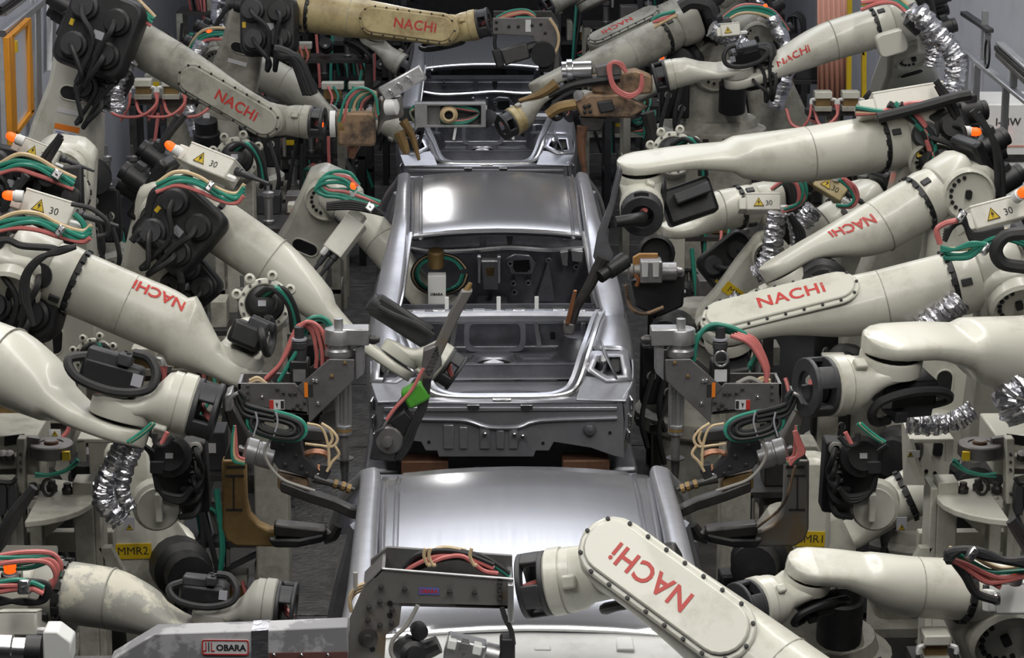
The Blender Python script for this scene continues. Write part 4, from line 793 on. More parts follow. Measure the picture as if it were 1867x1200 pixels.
# --- gun of the swinging robot by the boot
Y = 11.95
t = T('boot_weld_gun', 'dark upright bar gun with a green transformer at the boot corner', 'weld gun', Q(730, 760, Y))
t.part('gun_bar', B().loft([[p+V((a, b, 0)) for a, b in ((-.028, -.03), (.028, -.03), (.028, .03), (-.028, .03))] for p in W_([(852, 528), (830, 570), (806, 622), (788, 660), (770, 705)], Y)]), 'steel_tan', bevel=.008)
t.part('bar_tip', B().tube(W_([(850, 532), (858, 516)], Y), [.02, .01], 8, 0), 'bronze')
t.part('back_plate', plate([(756, 690), (770, 694), (732, 772), (712, 842), (674, 838), (692, 780)], Y+.02, .02), 'charcoal', bevel=.004)
t.part('edge_strip', B().tube(W_([(756, 702), (724, 740), (692, 790)], Y-.01), .008, 6, 0), 'alloy')
t.part('green_transformer', B().box((0, 0, 0), (.12, .1, .12), fr(Q(758, 718, Y-.02), (0, -1, .1), (1, 0, .55))), 'green', bevel=.015, label='bright green transformer block')
t.part('gun_cylinder', B().lathe([(.07, -.12), (.07, .02), (.062, .03), (.025, .032), (.025, .07), (.001, .072)], fr(Q(710, 802, Y-.04), (-.15, -1, .1)), 22), 'steel_plate')
t.part('end_plate', plate([(684, 788), (700, 778), (722, 800), (722, 842), (674, 838)], Y-.06, .03), 'charcoal', bevel=.006)
t.part('coupling', B().box((0, 0, 0), (.1, .1, .1), fr(Q(736, 768, Y), (0, -1, 0), (1, 0, .8))), 'black', bevel=.01)
for k in range(3): t.part('hose', B().tube(W_([(775+4*k, 690), (766+5*k, 740), (748+5*k, 780), (735+6*k, 812), (722+4*k, 838)], Y-.06), .011, 7, 5), 'black_rubber')
t.part('hose', B().tube(W_([(772, 672), (750, 712), (720, 745), (705, 766)], Y-.08), .009, 7, 5), 'pink', label='dull pink hose')
t.part('wrist_plate', plate([(772, 640), (800, 628), (806, 668), (782, 690), (768, 676)], Y-.03, .07), 'steel_plate', bevel=.006)
# --- shank gun of the sweeping robot
Y = 12.8
t = T('shank_weld_gun', 'long dark shank gun with copper tip hanging into the middle boot', 'weld gun', Q(1085, 480, Y))
t.part('gun_frame', plate([(1128, 300), (1136, 312), (1120, 380), (1104, 430), (1120, 470), (1098, 500), (1082, 470), (1090, 425), (1112, 370)], Y, .05), 'body_steel_dark', bevel=.01)
t.part('shank', B().tube(W_([(1100, 470), (1075, 520), (1052, 560), (1036, 606)], Y-.05), [.035, .03, .022, .03], 10, 4), 'dark_steel')
t.part('copper_strip', plate([(1046, 530), (1052, 530), (1040, 590), (1030, 592)], Y-.1, .02), 'copper', bevel=.003)
t.part('tip_block', plate([(1028, 588), (1048, 592), (1046, 612), (1028, 610)], Y-.08, .06), 'steel_plate', bevel=.008)
t.part('adapter', B().tube([Q(1171, 396, 12.955), Q(1160, 400, 12.87), Q(1122, 405, 12.84)], [.034, .034, .03], 12, 3), 'black')
t.part('gun_drive', B().lathe([(.045, 0), (.045, .12), (.035, .13), (.035, .18)], fr(Q(1140, 474, Y), (-.6, -.4, -.3)), 16), 'black')
# --- cast gun beside the middle shell
Y = 13.9
t = T('cast_weld_gun', 'bright cast gun with an orange plate beside the middle shell', 'weld gun', Q(1190, 500, Y))
t.part('cast_body', B().box(Q(1186, 492, Y), (.125, .14, .125)), 'alloy', bevel=.008)
for x in (1176, 1196): t.part('clamp_plate', B().box(Q(x, 491, Y-.075), (.034, .012, .09)), 'white_paint_and_lit_steel', bevel=.003)
t.part('gun_cylinder', B().lathe([(.052, 0), (.052, .085), (.03, .09), (.022, .12)], fr(Q(1205, 495, Y), (1, 0, 0)), 20), 'alloy')
t.part('plunger', B().lathe([(.05, -.02), (.035, .03), (.045, .04), (.045, .06), (.02, .07), (.02, .13), (.012, .135)], fr(Q(1166, 495, Y), (-1, 0, 0)), 16), 'steel_tan')
t.part('orange_plate', plate([(1166, 463), (1200, 463), (1200, 474), (1176, 476), (1176, 486), (1154, 486), (1154, 470)], Y+.03, .03), 'bronze_bright', bevel=.004, label='orange brown plate')
t.part('gun_base', plate([(1150, 512), (1250, 500), (1246, 560), (1200, 580), (1158, 560)], Y+.03, .12), 'black', bevel=.015)
t.part('copper_lead', B().tube(W_([(1158, 500), (1164, 512), (1160, 522)], Y-.05), .012, 6, 3), 'copper')
t.part('motor_ring', B().lathe([(.1, 0), (.11, .05), (.09, .06), (.08, .02)], fr(Q(1195, 462, Y+.2), (0, -1, .2)), 20), 'black')
t.part('hose', B().tube(W_([(1140, 520), (1150, 560), (1175, 572), (1210, 560)], Y-.02), .012, 7, 5), 'brown_tan')
# --- guns at the far shell
Y = 18.35
t = T('angle_weld_gun', 'angled grey bracket gun over the far roof, drive tilted beneath', 'weld gun', Q(960, 60, Y))
f = t.part('bracket_plate', plate([(898, 33), (1006, 32), (1018, 48), (1020, 128), (980, 120), (972, 66), (898, 62)], Y, .02), 'steel_plate', bevel=.004)
t.part('bracket_plate', plate([(900, 20), (1006, 20), (1018, 40), (1018, 110), (985, 100), (972, 60), (900, 50)], Y+.14, .02), 'dark_steel', bevel=.004)
for x, y in ((928, 48), (945, 48), (970, 46), (986, 44), (994, 60), (1000, 84), (1004, 108), (905, 40), (905, 52)): bolt_at(t, x, y, Y, .012, 'black', f)
t.part('pale_strip', plate([(958, 36), (968, 36), (968, 58), (958, 58)], Y-.004, .004), 'white_label', f)
for k in range(4): t.part('cable', B().tube([Q(x, y+2*k, Y+.07) for x, y in ((905, 32), (930, 20+k), (960, 18), (975, 30), (940, 32))], .01, 6, 5), ('teal', 'pink', 'tan_cable', 'pink')[k])
t.part('cable', B().tube(W_([(1002, 34), (1016, 56), (1018, 80), (1008, 104)], Y-.05), .011, 6, 5), 'tan_cable')
t.part('gun_motor', B().box((0, 0, 0), (.2, .12, .1), fr(Q(940, 98, Y), (0, -1, .1), (1, 0, .3))), 'dark_steel', bevel=.012)
t.part('gun_motor', B().box((0, 0, 0), (.06, .14, .15), fr(Q(908, 106, Y), (0, -1, .1), (1, 0, .3))), 'black', bevel=.012)
t.part('gun_joint', B().lathe([(.09, -.06), (.09, .06)], fr(Q(990, 98, Y-.03), (0, -1, 0)), 18), 'black')
t.part('gun_arm', B().tube(W_([(955, 92), (975, 85), (990, 98)], Y), .04, 8, 4), 'black'); t.part('gun_arm', plate([(975, 100), (1012, 110), (1008, 132), (985, 132)], Y-.02, .1), 'black', bevel=.01)
t.part('cable', B().tube(W_([(903, 62), (902, 80), (905, 96)], Y-.03), .014, 6, 4), 'black_rubber')
Y = 17.55
t = T('coil_bracket_gun', 'open frame bracket holding a coiled tan and teal cable before the far shell', 'weld gun', Q(820, 225, Y))
m4 = fr(Q(821, 208, Y), (0, -1, 0), (1, 0, 0))
t.part('open_frame', B().ringprism([(.25, .085), (-.25, .085), (-.25, -.085), (.25, -.085)], [(.215, .07), (-.16, .07), (-.16, -.07), (.215, -.07)], -.02, .06, m4), 'alloy', bevel=.004)
t.part('frame_back', B().box((0, 0, -.03), (.5, .17, .02), m4), 'dark_steel'); t.part('frame_plate', B().box((-.12, 0, -.01), (.1, .14, .02), m4), 'steel_plate')
for k in range(3): t.part('coil', B().tube([m4 @ V((-.01+(.055-.008*k)*math.cos(a), (.055-.008*k)*math.sin(a), .03+.012*k)) for a in [i*.6 for i in range(12)]], .009, 6, 3), 'tan_cable')
for k in range(4): t.part('cable', B().tube([m4 @ V((-.07+.01*k, .0, .0)), m4 @ V((-.02, .062-.008*k, .01)), m4 @ V((.12, .052-.01*k, .02)), m4 @ V((.2, .01, .02)), m4 @ V((.12, -.055+.01*k, .02)), m4 @ V((-.03, -.06+.008*k, .01)), m4 @ V((-.07, -.02, 0))], .009, 6, 5), ('teal', 'teal', 'pink', 'black_rubber')[k])
t.part('adapter', B().tube([Q(892, 219, 17.58), Q(884, 212, 17.56)], [.07, .06], 12, 0), 'charcoal')
t.part('frame_stub', B().box((-.3, 0, -.02), (.12, .1, .05), m4), 'black', bevel=.008)
for k in range(3): t.part('cable', B().tube(W_([(755, 192+6*k), (748, 205), (758, 222), (775, 218-4*k)], Y-.02), .008, 6, 5), ('teal', 'tan_cable', 'black_rubber')[k])
Y = 17.1
t = T('tan_weld_gun', 'sooty tan pinch gun with a looped pink hose at the far shell', 'weld gun', Q(1120, 200, Y))
t.part('gun_body', plate([(1078, 142), (1160, 128), (1190, 140), (1190, 170), (1130, 178), (1078, 168)], Y, .14), 'brown_tan', bevel=.015)
t.part('gun_body', plate([(1046, 188), (1076, 172), (1130, 172), (1182, 196), (1150, 216), (1060, 214)], Y-.04, .12), 'brown_tan', bevel=.015)
for x, y in ((1066, 194), (1074, 192), (1066, 204), (1076, 203)): bolt_at(t, x, y, Y-.04, .014, 'black', None, .02)
t.part('soot_block', plate([(1088, 186), (1116, 182), (1122, 202), (1094, 208)], Y-.06, .04), 'charcoal', bevel=.012)
t.part('gun_cylinder', B().lathe([(.06, 0), (.06, .03), (.075, .035), (.075, .07), (.06, .075), (.06, .2), (.04, .21)], fr(Q(1024, 128, Y), (1, .0, .03)), 20), 'bright')
t.part('drive_block', plate([(1086, 122), (1130, 112), (1134, 136), (1090, 146)], Y-.04, .1), 'steel_plate', bevel=.008)
t.part('upper_arm', B().tube(W_([(1000, 176), (1040, 156), (1080, 148), (1130, 142)], Y-.03), [.015, .03, .035, .03], 8, 4), 'black')
t.part('lower_arm_tip', B().tube(W_([(946, 184), (985, 172), (1015, 152)], Y-.03), [.012, .03, .04], 8, 4), 'bronze', label='ochre electrode arm'); t.part('lower_arm_tip', B().tube(W_([(998, 210), (1020, 196), (1050, 190)], Y-.03), [.035, .04, .04], 8, 4), 'bronze')
t.part('lamp_face', B().lathe([(.035, 0), (.035, .03), (.001, .031)], fr(Q(1056, 174, Y-.04), (-.3, -1, .2)), 14), 'bright')
for k in range(3): t.part('hose', B().tube(W_([(1142, 132), (1134-4*k, 116), (1116-3*k, 114+2*k), (1114-2*k, 136), (1124-2*k, 160+2*k), (1148, 172+3*k), (1166+2*k, 162), (1170, 134)], Y-.09), .011, 7, 5), 'pink', label='pink hose loop')
t.part('skirt', plate([(1056, 214), (1106, 214), (1096, 240), (1062, 240)], Y, .1), 'dark_steel', bevel=.01)
t.part('electrode', B().tube(W_([(1062, 230), (1060, 270), (1066, 312)], Y), [.04, .03, .02], 10, 3), 'copper_dull'); t.part('electrode', B().tube(W_([(1180, 205), (1190, 250), (1186, 280)], Y+.1), [.05, .04, .03], 10, 3), 'dark_steel')
Y = 15.75
t = T('grey_weld_gun', 'grey and tan gun tangled in teal cables at the far shell', 'weld gun', Q(660, 240, Y))
t.part('gun_body', B().box(Q(650, 232, Y), (.24, .16, .22)), 'brown_tan', bevel=.02); t.part('gun_body', plate([(690, 180), (732, 176), (736, 214), (700, 222), (688, 250)], Y+.02, .12), 'steel_tan', bevel=.015)
t.part('white_cap', B().lathe([(.05, 0), (.05, .07), (.03, .08)], fr(Q(704, 196, Y-.05), (1, -.3, .1)), 16), 'white_paint_and_lit_steel')
t.part('brace', B().box((0, 0, 0), (.3, .1, .08), fr(Q(734, 152, Y), (0, -1, .1), (1, 0, .55))), 'alloy', bevel=.01)
for k in range(3): t.part('brace_rib', B().box((0, 0, 0), (.016, .03, .12), fr(Q(712+16*k, 166-12*k, Y-.06), (0, -1, .1), (.8, 0, .5))), 'bright', bevel=.003)
for k in range(7): t.part('cable', B().tube(W_([(618+8*k, 222), (630+6*k, 180+2*k), (655+4*k, 160+3*k), (682+k, 172), (690-k*3, 210+k*3)], Y-.1+.02*k), .009, 6, 5), ('teal', 'pink', 'teal', 'tan_cable', 'teal', 'pink', 'black_rubber')[k])
t.part('electrode_arm', B().tube(W_([(735, 220), (752, 250), (764, 292)], Y), [.03, .022, .01], 8, 4), 'bronze'); t.part('electrode_arm', B().tube(W_([(728, 240), (738, 270), (742, 280)], Y-.05), [.035, .03, .02], 8, 4), 'bronze')
for x in (602, 618): t.part('ring', B().lathe([(.085, 0), (.085, .035)], fr(Q(x, 226, Y), (1, 0, 0)), 20), 'white_paint_and_lit_steel' if x == 602 else 'bronze')
t.part('drop_arm', B().tube(W_([(650, 258), (645, 272), (640, 288)], Y), [.04, .03, .02], 8, 3), 'copper_dull')
# ================================================================ plug boxes, cable bundles and sleeves of those robots
def clamp(t, px, py, Y, d=(.25, 0, -.2), w=.03, h=.055):
    p = Q(px, py, Y); o = t.part('hose_clamp', B().box((0, 0, 0), (w, .05, h), fr(p, (0, -1, .3), d)), 'bright', bevel=.006)
    t.part('clamp_band', B().box((0, 0, .027), (w*.25, .004, h*1.02), fr(p, (0, -1, .3), d)), 'dark_steel', o)
def bundle(t, px, Y, cols, r=.0105, dz=0): offset_bundle(t, [Q(x, y, Y+dz*i) for i, (x, y) in enumerate(px)], cols, r)
def hose(t, px, Y, r=.02, mt='black_rubber', dY=0, nm='hose'): t.part(nm, B().tube([Q(x, y, Y+dY*i) for i, (x, y) in enumerate(px)], r, 8, 6), mt)
def foil(t, px, Y, r=.05, dY=0): foil_hose(t, [Q(x, y, Y+dY*i) for i, (x, y) in enumerate(px)], r)
TT = ('tan_cable', 'teal', 'teal', 'teal', 'pink'); PK = ('pink', 'pink', 'teal', 'pink')
# the box marked 30 above the upside down lettering
connector_box(L2, Q(85, 378, 10.9), (1, 0, -.36), (-.12, -.9, .4), .235, .105, .12, txt='30'); beacon(L2, Q(24, 357, 10.85), (-1, 0, .1), .022)
bundle(L2, [(-15, 418), (28, 407), (70, 402), (112, 418), (150, 434), (166, 424)], 10.75, TT); clamp(L2, 110, 421, 10.7)
for k in range(3): hose(L2, [(60, 590+2*k), (40+5*k, 540), (45+4*k, 500), (72+3*k, 470), (110, 460-3*k), (138, 450)], 10.7, .012)
hose(L2, [(130, 372), (165, 380), (194, 402), (196, 425), (178, 432)], 10.8, .011); hose(L2, [(135, 390), (150, 405), (158, 425)], 10.8, .014, 'teal')
hose(L2, [(-10, 440), (15, 438), (40, 448), (90, 452), (110, 458)], 10.75, .016)
# the swinging robot: tilted box, bundle and glowing lamp
connector_box(L3, Q(378, 292, 12.2), (1, 0, -.62), (-.3, -.75, .6), .27, .11, .13, txt='30'); beacon(L3, Q(316, 270, 12.2), (-.8, 0, .6), .022)
bundle(L3, [(285, 345), (320, 330), (360, 332), (400, 352), (430, 364), (445, 348)], 12.05, TT); clamp(L3, 383, 340, 12.0, (.3, 0, -.25))
for k in range(3): hose(L3, [(270, 380+8*k), (280, 350+5*k), (310, 335), (350, 318)], 12.1, .016)
for k in range(4): hose(L3, [(240+10*k, 440), (262+10*k, 420+8*k), (300+8*k, 460), (330, 500+5*k)], 12.2, .018)
# lettered long robot at the cabinet side: box 30, black hose loop
connector_box(R2, Q(1822, 386, 10.9), (1, 0, .3), (.1, -.9, .4), .25, .105, .12, txt='30', plugs=0); beacon(R2, Q(1862, 353, 10.85), (.3, -.6, .5), .022)
bundle(R2, [(1720, 462), (1735, 468), (1765, 462), (1790, 440), (1830, 428), (1870, 440)], 10.75, ('tan_cable', 'teal', 'teal', 'teal')); clamp(R2, 1797, 455, 10.7)
for k in range(3): bundle(R2, [(1715, 450+4*k), (1740, 456), (1770, 450-3*k), (1800, 445)], 10.7, ('teal',), .008)
for k in range(5): hose(R2, [(1722, 440-5*k), (1735, 415), (1755, 405-3*k), (1775, 425+4*k), (1830, 415+4*k)], 10.75, .012)
hose(R2, [(1714, 445), (1708, 420), (1722, 408), (1745, 402)], 10.7, .013, 'pink')
hose(R2, [(1880, 425), (1835, 430), (1816, 455), (1828, 480), (1870, 488)], 10.6, .03)
clamp(R2, 1752, 395, 10.7)
foil(R2, [(1752, 545), (1730, 565), (1700, 585), (1672, 610)], 11.2, .06)
# bottom row
connector_box(F2, Q(30, 1138, 8.35), (1, 0, 0), (0, -.95, .3), .14, .085, .12, sign=False, top=None, plugs=0)
t_ = F2.part('box_roof', B().slab(W_([(-10, 1022), (102, 1018), (104, 995), (12, 994)], 8.6), (0, .02, -.02)), 'cream_worn'); beacon(F2, Q(19, 1040, 8.35), (0, -.3, 1), .023)
F2.part('lamp_foot', B().box(Q(22, 1050, 8.38), (.07, .05, .035)), 'cream_dirty_and_shaded', bevel=.005)
F2.part('lamp_guard', B().tube(W_([(10, 1032), (14, 1016), (26, 1016), (30, 1030)], 8.36), .005, 6, 3), 'black')
bundle(F2, [(-10, 1022), (40, 1020), (90, 1018), (108, 1035), (98, 1062), (84, 1072)], 8.3, ('pink', 'teal', 'pink', 'pink'), .009); bundle(F2, [(-10, 1034), (50, 1032), (85, 1022), (100, 1020)], 8.35, ('teal', 'teal'), .009)
bundle(F2, [(-10, 1070), (30, 1068), (60, 1070), (80, 1076)], 8.2, ('teal', 'pink', 'pink'), .009); clamp(F2, 45, 1070, 8.17, (1, 0, 0), .04, .06)
for k in range(4): hose(F2, [(-10, 1088+5*k), (40, 1100-2*k), (80-3*k, 1096), (90-4*k, 1072), (70, 1060+2*k), (-10, 1058+4*k)], 8.22, .009)
connector_box(F3, Q(1850, 1092, 8.35), (1, 0, 0), (0, -.95, .3), .13, .11, .12, sign=False, top=None, plugs=0, mt='white_paint_and_lit_steel'); F3.part('conduit_nut', B().lathe([(.022, 0), (.026, .012), (.022, .02)], fr(Q(1822, 1092, 8.3), (-1, 0, 0)), 12), 'bright')
beacon(F3, Q(1852, 1042, 8.3), (0, -.3, 1), .023)
bundle(F3, [(1728, 1012), (1760, 1026), (1800, 1042), (1830, 1045), (1875, 1042)], 8.25, ('tan_cable', 'teal', 'teal', 'pink', 'pink'), .009)
bundle(F3, [(1735, 1020), (1775, 1040), (1825, 1068)], 8.25, ('tan_cable', 'pink'), .009)
for k in range(3): hose(F3, [(1875, 1020+5*k), (1830, 1022), (1790, 1006+4*k), (1755, 1002), (1728, 1008+6*k), (1735, 1022)], 8.22, .015)
hose(F3, [(1740, 1024), (1760, 1050), (1780, 1082), (1815, 1095)], 8.25, .016); clamp(F3, 1772, 1010, 8.18)
# wrists of the two jaw guns: cables leaving under the wrist, foil sleeves
for rb, mx in ((L1, 0), (R1, 1)):
    X = (lambda x: 1846-x) if mx else (lambda x: x)
    for k in range(4): rb.part('cable', B().tube([Q(X(x+2*k), y, 9.25) for x, y in ((276, 772), (262, 785), (245, 798), (232, 806))], .008, 6, 4), ('teal', 'teal', 'tan_cable', 'teal')[k])
    rb.part('cable', B().tube([Q(X(x), y, 9.25) for x, y in ((305, 788), (296, 806), (292, 812))], .009, 6, 4), 'pink')
    rb.part('hose', B().tube([Q(X(x), y, 9.25) for x, y in ((282, 790), (284, 808), (300, 812), (316, 796))], .011, 8, 4), 'black_rubber')
foil(L1, [(228, 806), (212, 840), (192, 880), (190, 915), (222, 950)], 9.5, .042); foil(L1, [(250, 812), (232, 850), (222, 895), (238, 930)], 9.45, .03)
foil(R1, [(1655, 772), (1700, 776), (1740, 768), (1775, 748)], 9.7, .04); foil(R1, [(1870, 700), (1850, 720), (1872, 748)], 9.6, .09)
# far robots
foil(L4, [(232, 105), (216, 130), (205, 160), (208, 200)], 15.7, .07); bundle(L4, [(200, -6), (235, 5), (262, 22), (280, 36)], 15.7, TT, .012)
for k in range(5): hose(L4, [(120+14*k, 20), (140+10*k, 60+6*k), (170+8*k, 110), (150+12*k, 130+8*k)], 15.7, .03)
foil(R5, [(1655, 15), (1685, 50), (1705, 90), (1700, 122)], 17.0, .06); foil(R5, [(1672, 18), (1705, 60), (1738, 95), (1742, 130), (1736, 165)], 16.6, .07); clamp(R5, 1672, 38, 16.85, (1, 0, -.8), .1, .14)
R5.part('hose_sleeve', B().tube(W_([(1662, 28), (1684, 48)], 16.9), .085, 12, 0), 'charcoal')
bundle(R5, [(1570, 10), (1600, 4), (1630, 0), (1655, 14)], 17.0, ('tan_cable', 'pink', 'teal', 'pink'), .014)
R5.part('bracket', B().prism(rrect(.2, .16, .04), -.05, .05, fr(Q(1625, 78, 17.0), (0, -1, 0), (1, 0, .3))), 'cream', bevel=.01)
foil(T2, [(1296, 52), (1318, 64), (1345, 78), (1356, 86)], 17.9, .06); bundle(T2, [(1190, 42), (1205, 36), (1225, 28), (1232, 24)], 17.9, ('teal', 'pink', 'tan_cable'), .014)
hose(T2, [(1240, 14), (1260, 4), (1290, 10), (1300, 30)], 17.9, .05); connector_box(T2, Q(1332, 54, 17.8), (1, 0, .1), (0, -.95, .3), .14, .09, .1, txt=None, plugs=0)
for k in range(3): hose(T1, [(500+4*k, 90), (512, 92+5*k), (536+4*k, 108), (560+6*k, 172)], 18.0, .035)
for k in range(4): hose(R3, [(1620+10*k, 190), (1660+8*k, 215+5*k), (1700, 250+10*k), (1690+10*k, 300)], 13.4, .022, ('black_rubber', 'teal', 'black_rubber', 'pink')[k])
connector_box(R3, Q(1660, 178, 13.5), (1, 0, .22), (.05, -.85, .5), .4, .12, .14, txt=None, sign=False, plugs=0); beacon(R3, Q(1772, 240, 13.4), (1, -.3, 0), .024)
for k in range(4): bundle(R3, [(1560, 196+4*k), (1610, 205), (1660, 200-3*k), (1720, 188)], 13.4, (('teal', 'black_rubber', 'tan_cable', 'pink')[k],), .014)
hose(R3, [(1600, 215), (1680, 195), (1740, 178), (1770, 172)], 13.35, .03)

# ================================================================ robots only partly seen
L5 = robot('cream robot arm reaching into the middle shell through its side opening', Q(655, 396, 15.6), Q(788, 548, 15.25), (-.2, -1, .1), Q(812, 560, 15.2), r=.12, em=False, cover=False, S=Q(470, 640, 16.2), K=Q(600, 350, 15.9), lowkw=dict(disc=True))
connector_box(L5, Q(626, 428, 15.1), (-.5, 0, -.8), (-.1, -.9, .45), .25, .13, .09, sign=False, top=None, plugs=2); beacon(L5, Q(643, 345, 15.1), (0, -.3, 1), .02)
bundle(L5, [(690, 375), (655, 362), (625, 355), (595, 352), (582, 335), (600, 322), (630, 328), (650, 345)], 15.1, ('teal', 'teal', 'teal', 'pink', 'teal'), .012)
for k in range(4): hose(L5, [(595, 372+3*k), (640, 368+4*k), (680, 378+3*k), (700, 392)], 15.05, .012)
clamp(L5, 675, 378, 15.0, (.5, 0, -.4), .05, .05)
Y = 14.85
og = T('white_box_gun', 'white cased gun with a teal cable coil inside the middle shell', 'weld gun', Q(795, 560, Y)); cs = og.part('white_case', B().slab(W_([(780, 503), (813, 503), (813, 560), (780, 560)], Y), (0, .1, 0)), 'white_paint_and_lit_steel', bevel=.004)
og.put('lettering', text_mesh('OBARA', .0225, 'black_ink', .001), fr(Q(796, 537, Y-.002), (0, -1, 0), (1, 0, 0)), cs)
for k in range(5): og.part('cable', B().tube([Q(802+(40+3*k)*math.cos(a), 500+(30+2*k)*math.sin(a), Y+.14+.02*k) for a in [i*.6 for i in range(11)]], .007, 6, 3), ('teal', 'teal', 'black_rubber', 'tan_cable', 'black_rubber')[k])
og.part('gun_motor', B().lathe([(.05, 0), (.05, .1), (.04, .11)], fr(Q(795, 485, Y+.16), (0, -.3, 1)), 14), 'bronze')
R6 = robot('cream robot with a yellow marked link and two ring joints beside the middle shell', Q(1345, 378, 14.6), Q(1235, 395, 14.5), (0, .2, -1), Q(1180, 395, 14.5), r=.12, cover=False, wrist=False, S=Q(1290, 600, 14.5), K=Q(1400, 462, 14.5), face=-1, lowkw=dict(wid=(.13, .13), th=.12, holes=False, tag_=[('MMR2', .52)]))
connector_box(R6, Q(1392, 368, 14.3), (1, 0, 0), (0, -.9, .5), .2, .1, .1, txt='30', plugs=0); bundle(R6, [(1412, 342), (1430, 330), (1455, 330), (1466, 350), (1456, 372), (1430, 382)], 14.2, ('teal', 'pink', 'teal', 'pink'), .012)
foil(R6, [(1418, 388), (1412, 420), (1406, 460), (1392, 490), (1375, 502)], 14.2, .055); foil(R6, [(1352, 545), (1330, 565), (1312, 600), (1305, 640)], 14.15, .06)
foil(R6, [(1440, 390), (1446, 420), (1450, 450)], 14.25, .025)
for k in range(3): hose(R6, [(1440, 392), (1452+5*k, 420), (1455+4*k, 445), (1446, 462)], 14.2, .016)
R7 = robot('cream robot with a tilted tan plug box marked 30 and a foil sleeve', Q(1530, 400, 14.9), Q(1440, 450, 14.8), (0, .2, -1), Q(1380, 470, 14.8), r=.13, cover=False, wrist=False, S=Q(1600, 560, 15.3), K=Q(1560, 380, 15.2), face=-1)
connector_box(R7, Q(1516, 338, 14.5), (1, 0, -.75), (-.1, -.9, .45), .19, .11, .09, txt='30', mt='cream_tan'); beacon(R7, Q(1526, 315, 14.5), (0, -.3, 1), .022)
bundle(R7, [(1536, 326), (1552, 342), (1560, 362), (1552, 376), (1530, 376)], 14.4, ('pink', 'pink', 'teal'), .011); foil(R7, [(1486, 380), (1480, 386), (1475, 390), (1462, 410)], 14.3, .055)
L6 = robot('cream robot behind the fence side arms, small box marked 30 on its elbow', Q(120, 352, 13.7), Q(150, 345, 15.0), (-.4, -.2, -1), Q(160, 340, 15.3), r=.13, cover=False, wrist=False, S=(-2.6, 14.2, 1.0), K=Q(120, 300, 14.0), lowkw=dict(tag_=[('white', .4)]))
connector_box(L6, Q(70, 277, 13.4), (1, 0, -.45), (-.12, -.9, .4), .22, .095, .1, txt='30'); beacon(L6, Q(28, 252, 13.35), (-.9, 0, .4), .024)
bundle(L6, [(-5, 312), (30, 300), (65, 300), (100, 315), (135, 338)], 13.2, TT, .013); clamp(L6, 105, 319, 13.15, (.3, 0, -.2), .05, .07)
L7 = robot('low cream robot base with a foil sleeve and yellow plate under the jaw gun', Q(215, 905, 10.9), Q(330, 960, 10.9), (0, .3, -1), Q(360, 980, 10.9), r=.11, cover=False, wrist=False, elb=False, S=Q(248, 1020, 10.7), K=Q(238, 835, 10.7), lowkw=dict(wid=(.11, .1), th=.16, holes=False, disc=False, tag_=[('MMR2', .86)]))
R8 = robot('low cream robot base behind the grey stained yoke, yellow plate on its link', Q(1650, 905, 10.9), Q(1530, 960, 10.9), (0, .3, -1), Q(1500, 980, 10.9), r=.11, cover=False, wrist=False, elb=False, S=Q(1470, 1000, 10.7), K=Q(1478, 860, 10.7), face=-1, lowkw=dict(wid=(.09, .1), th=.16, holes=False, disc=False, tag_=[('MMR1', .8)]))
for rb, mx in ((L7, 0), (R8, 1)):
    X = (lambda x: 1880-x) if mx else (lambda x: x); Y = 9.75
    pn = rb.part('motor_panel', B().slab([Q(X(x), y, Y) for x, y in ((328, 810), (374, 806), (382, 935), (330, 940))], (0, .12, 0)), 'black', bevel=.012)
    for x, y in ((357, 818), (355, 842), (352, 868)):
        rb.part('grommet', B().lathe([(.028, 0), (.028, .014), (.017, .02), (.016, 0)], fr(Q(X(x), y, Y), (0, -1, .1)), 14), 'grey_cable', pn)
        rb.part('hose', B().tube([Q(X(xx), yy, Y-.04-.03*(i % 2)) for i, (xx, yy) in enumerate(((x, y), (x+5, y+20), (x+12, y+45), (x+2, y+70), (x-25, y+75)))], .013, 7, 5), 'black_rubber')
    mt_ = rb.part('drive_motor', B().lathe([(.085, 0), (.085, .1), (.06, .11), (.06, .14), (.001, .142)], fr(Q(X(316), 834, Y+.02), (0, -1, .35)), 20), 'black'); rb.part('motor_label', B().box((0, 0, .146), (.03, .022, .003), fr(Q(X(316), 834, Y+.02), (0, -1, .35), (1, 0, 0))), 'white_label', mt_)
    rb.part('drive_motor', B().lathe([(.08, 0), (.08, .16), (.06, .17)], fr(Q(X(318), 890, Y+.05), (0, -.4, 1)), 18), 'black')
    for k in range(3): rb.part('hose', B().tube([Q(X(x), y, Y-.1) for x, y in ((262, 812), (276+3*k, 830), (282, 865), (292+3*k, 895+4*k), (330, 905+5*k), (350, 890))], .011, 7, 5), 'black_rubber')
    rb.part('hose_block', B().slab([Q(X(x), y, Y-.13) for x, y in ((273, 842), (300, 842), (298, 866), (273, 864))], (0, .05, 0)), 'charcoal', bevel=.006)
    rb.part('joint_housing', B().lathe([(.1, -.06), (.1, .05), (.085, .06), (.085, .09), (.03, .1)], fr(Q(X(285), 920, Y+.1), (-.2 if mx else .2, -1, .1)), 22), 'cream')
    rb.part('joint_lug', B().box(Q(X(290), 925, Y-.02), (.03, .04, .12)), 'cream', bevel=.006)
    sg = rb.part('notice', B().box(Q(X(236), 955, 10.57), (.045, .004, .06)), 'grey_label'); warn_sign(rb, fr(Q(X(236), 961, 10.565), (0, -1, 0), (1, 0, 0)), .026, sg)
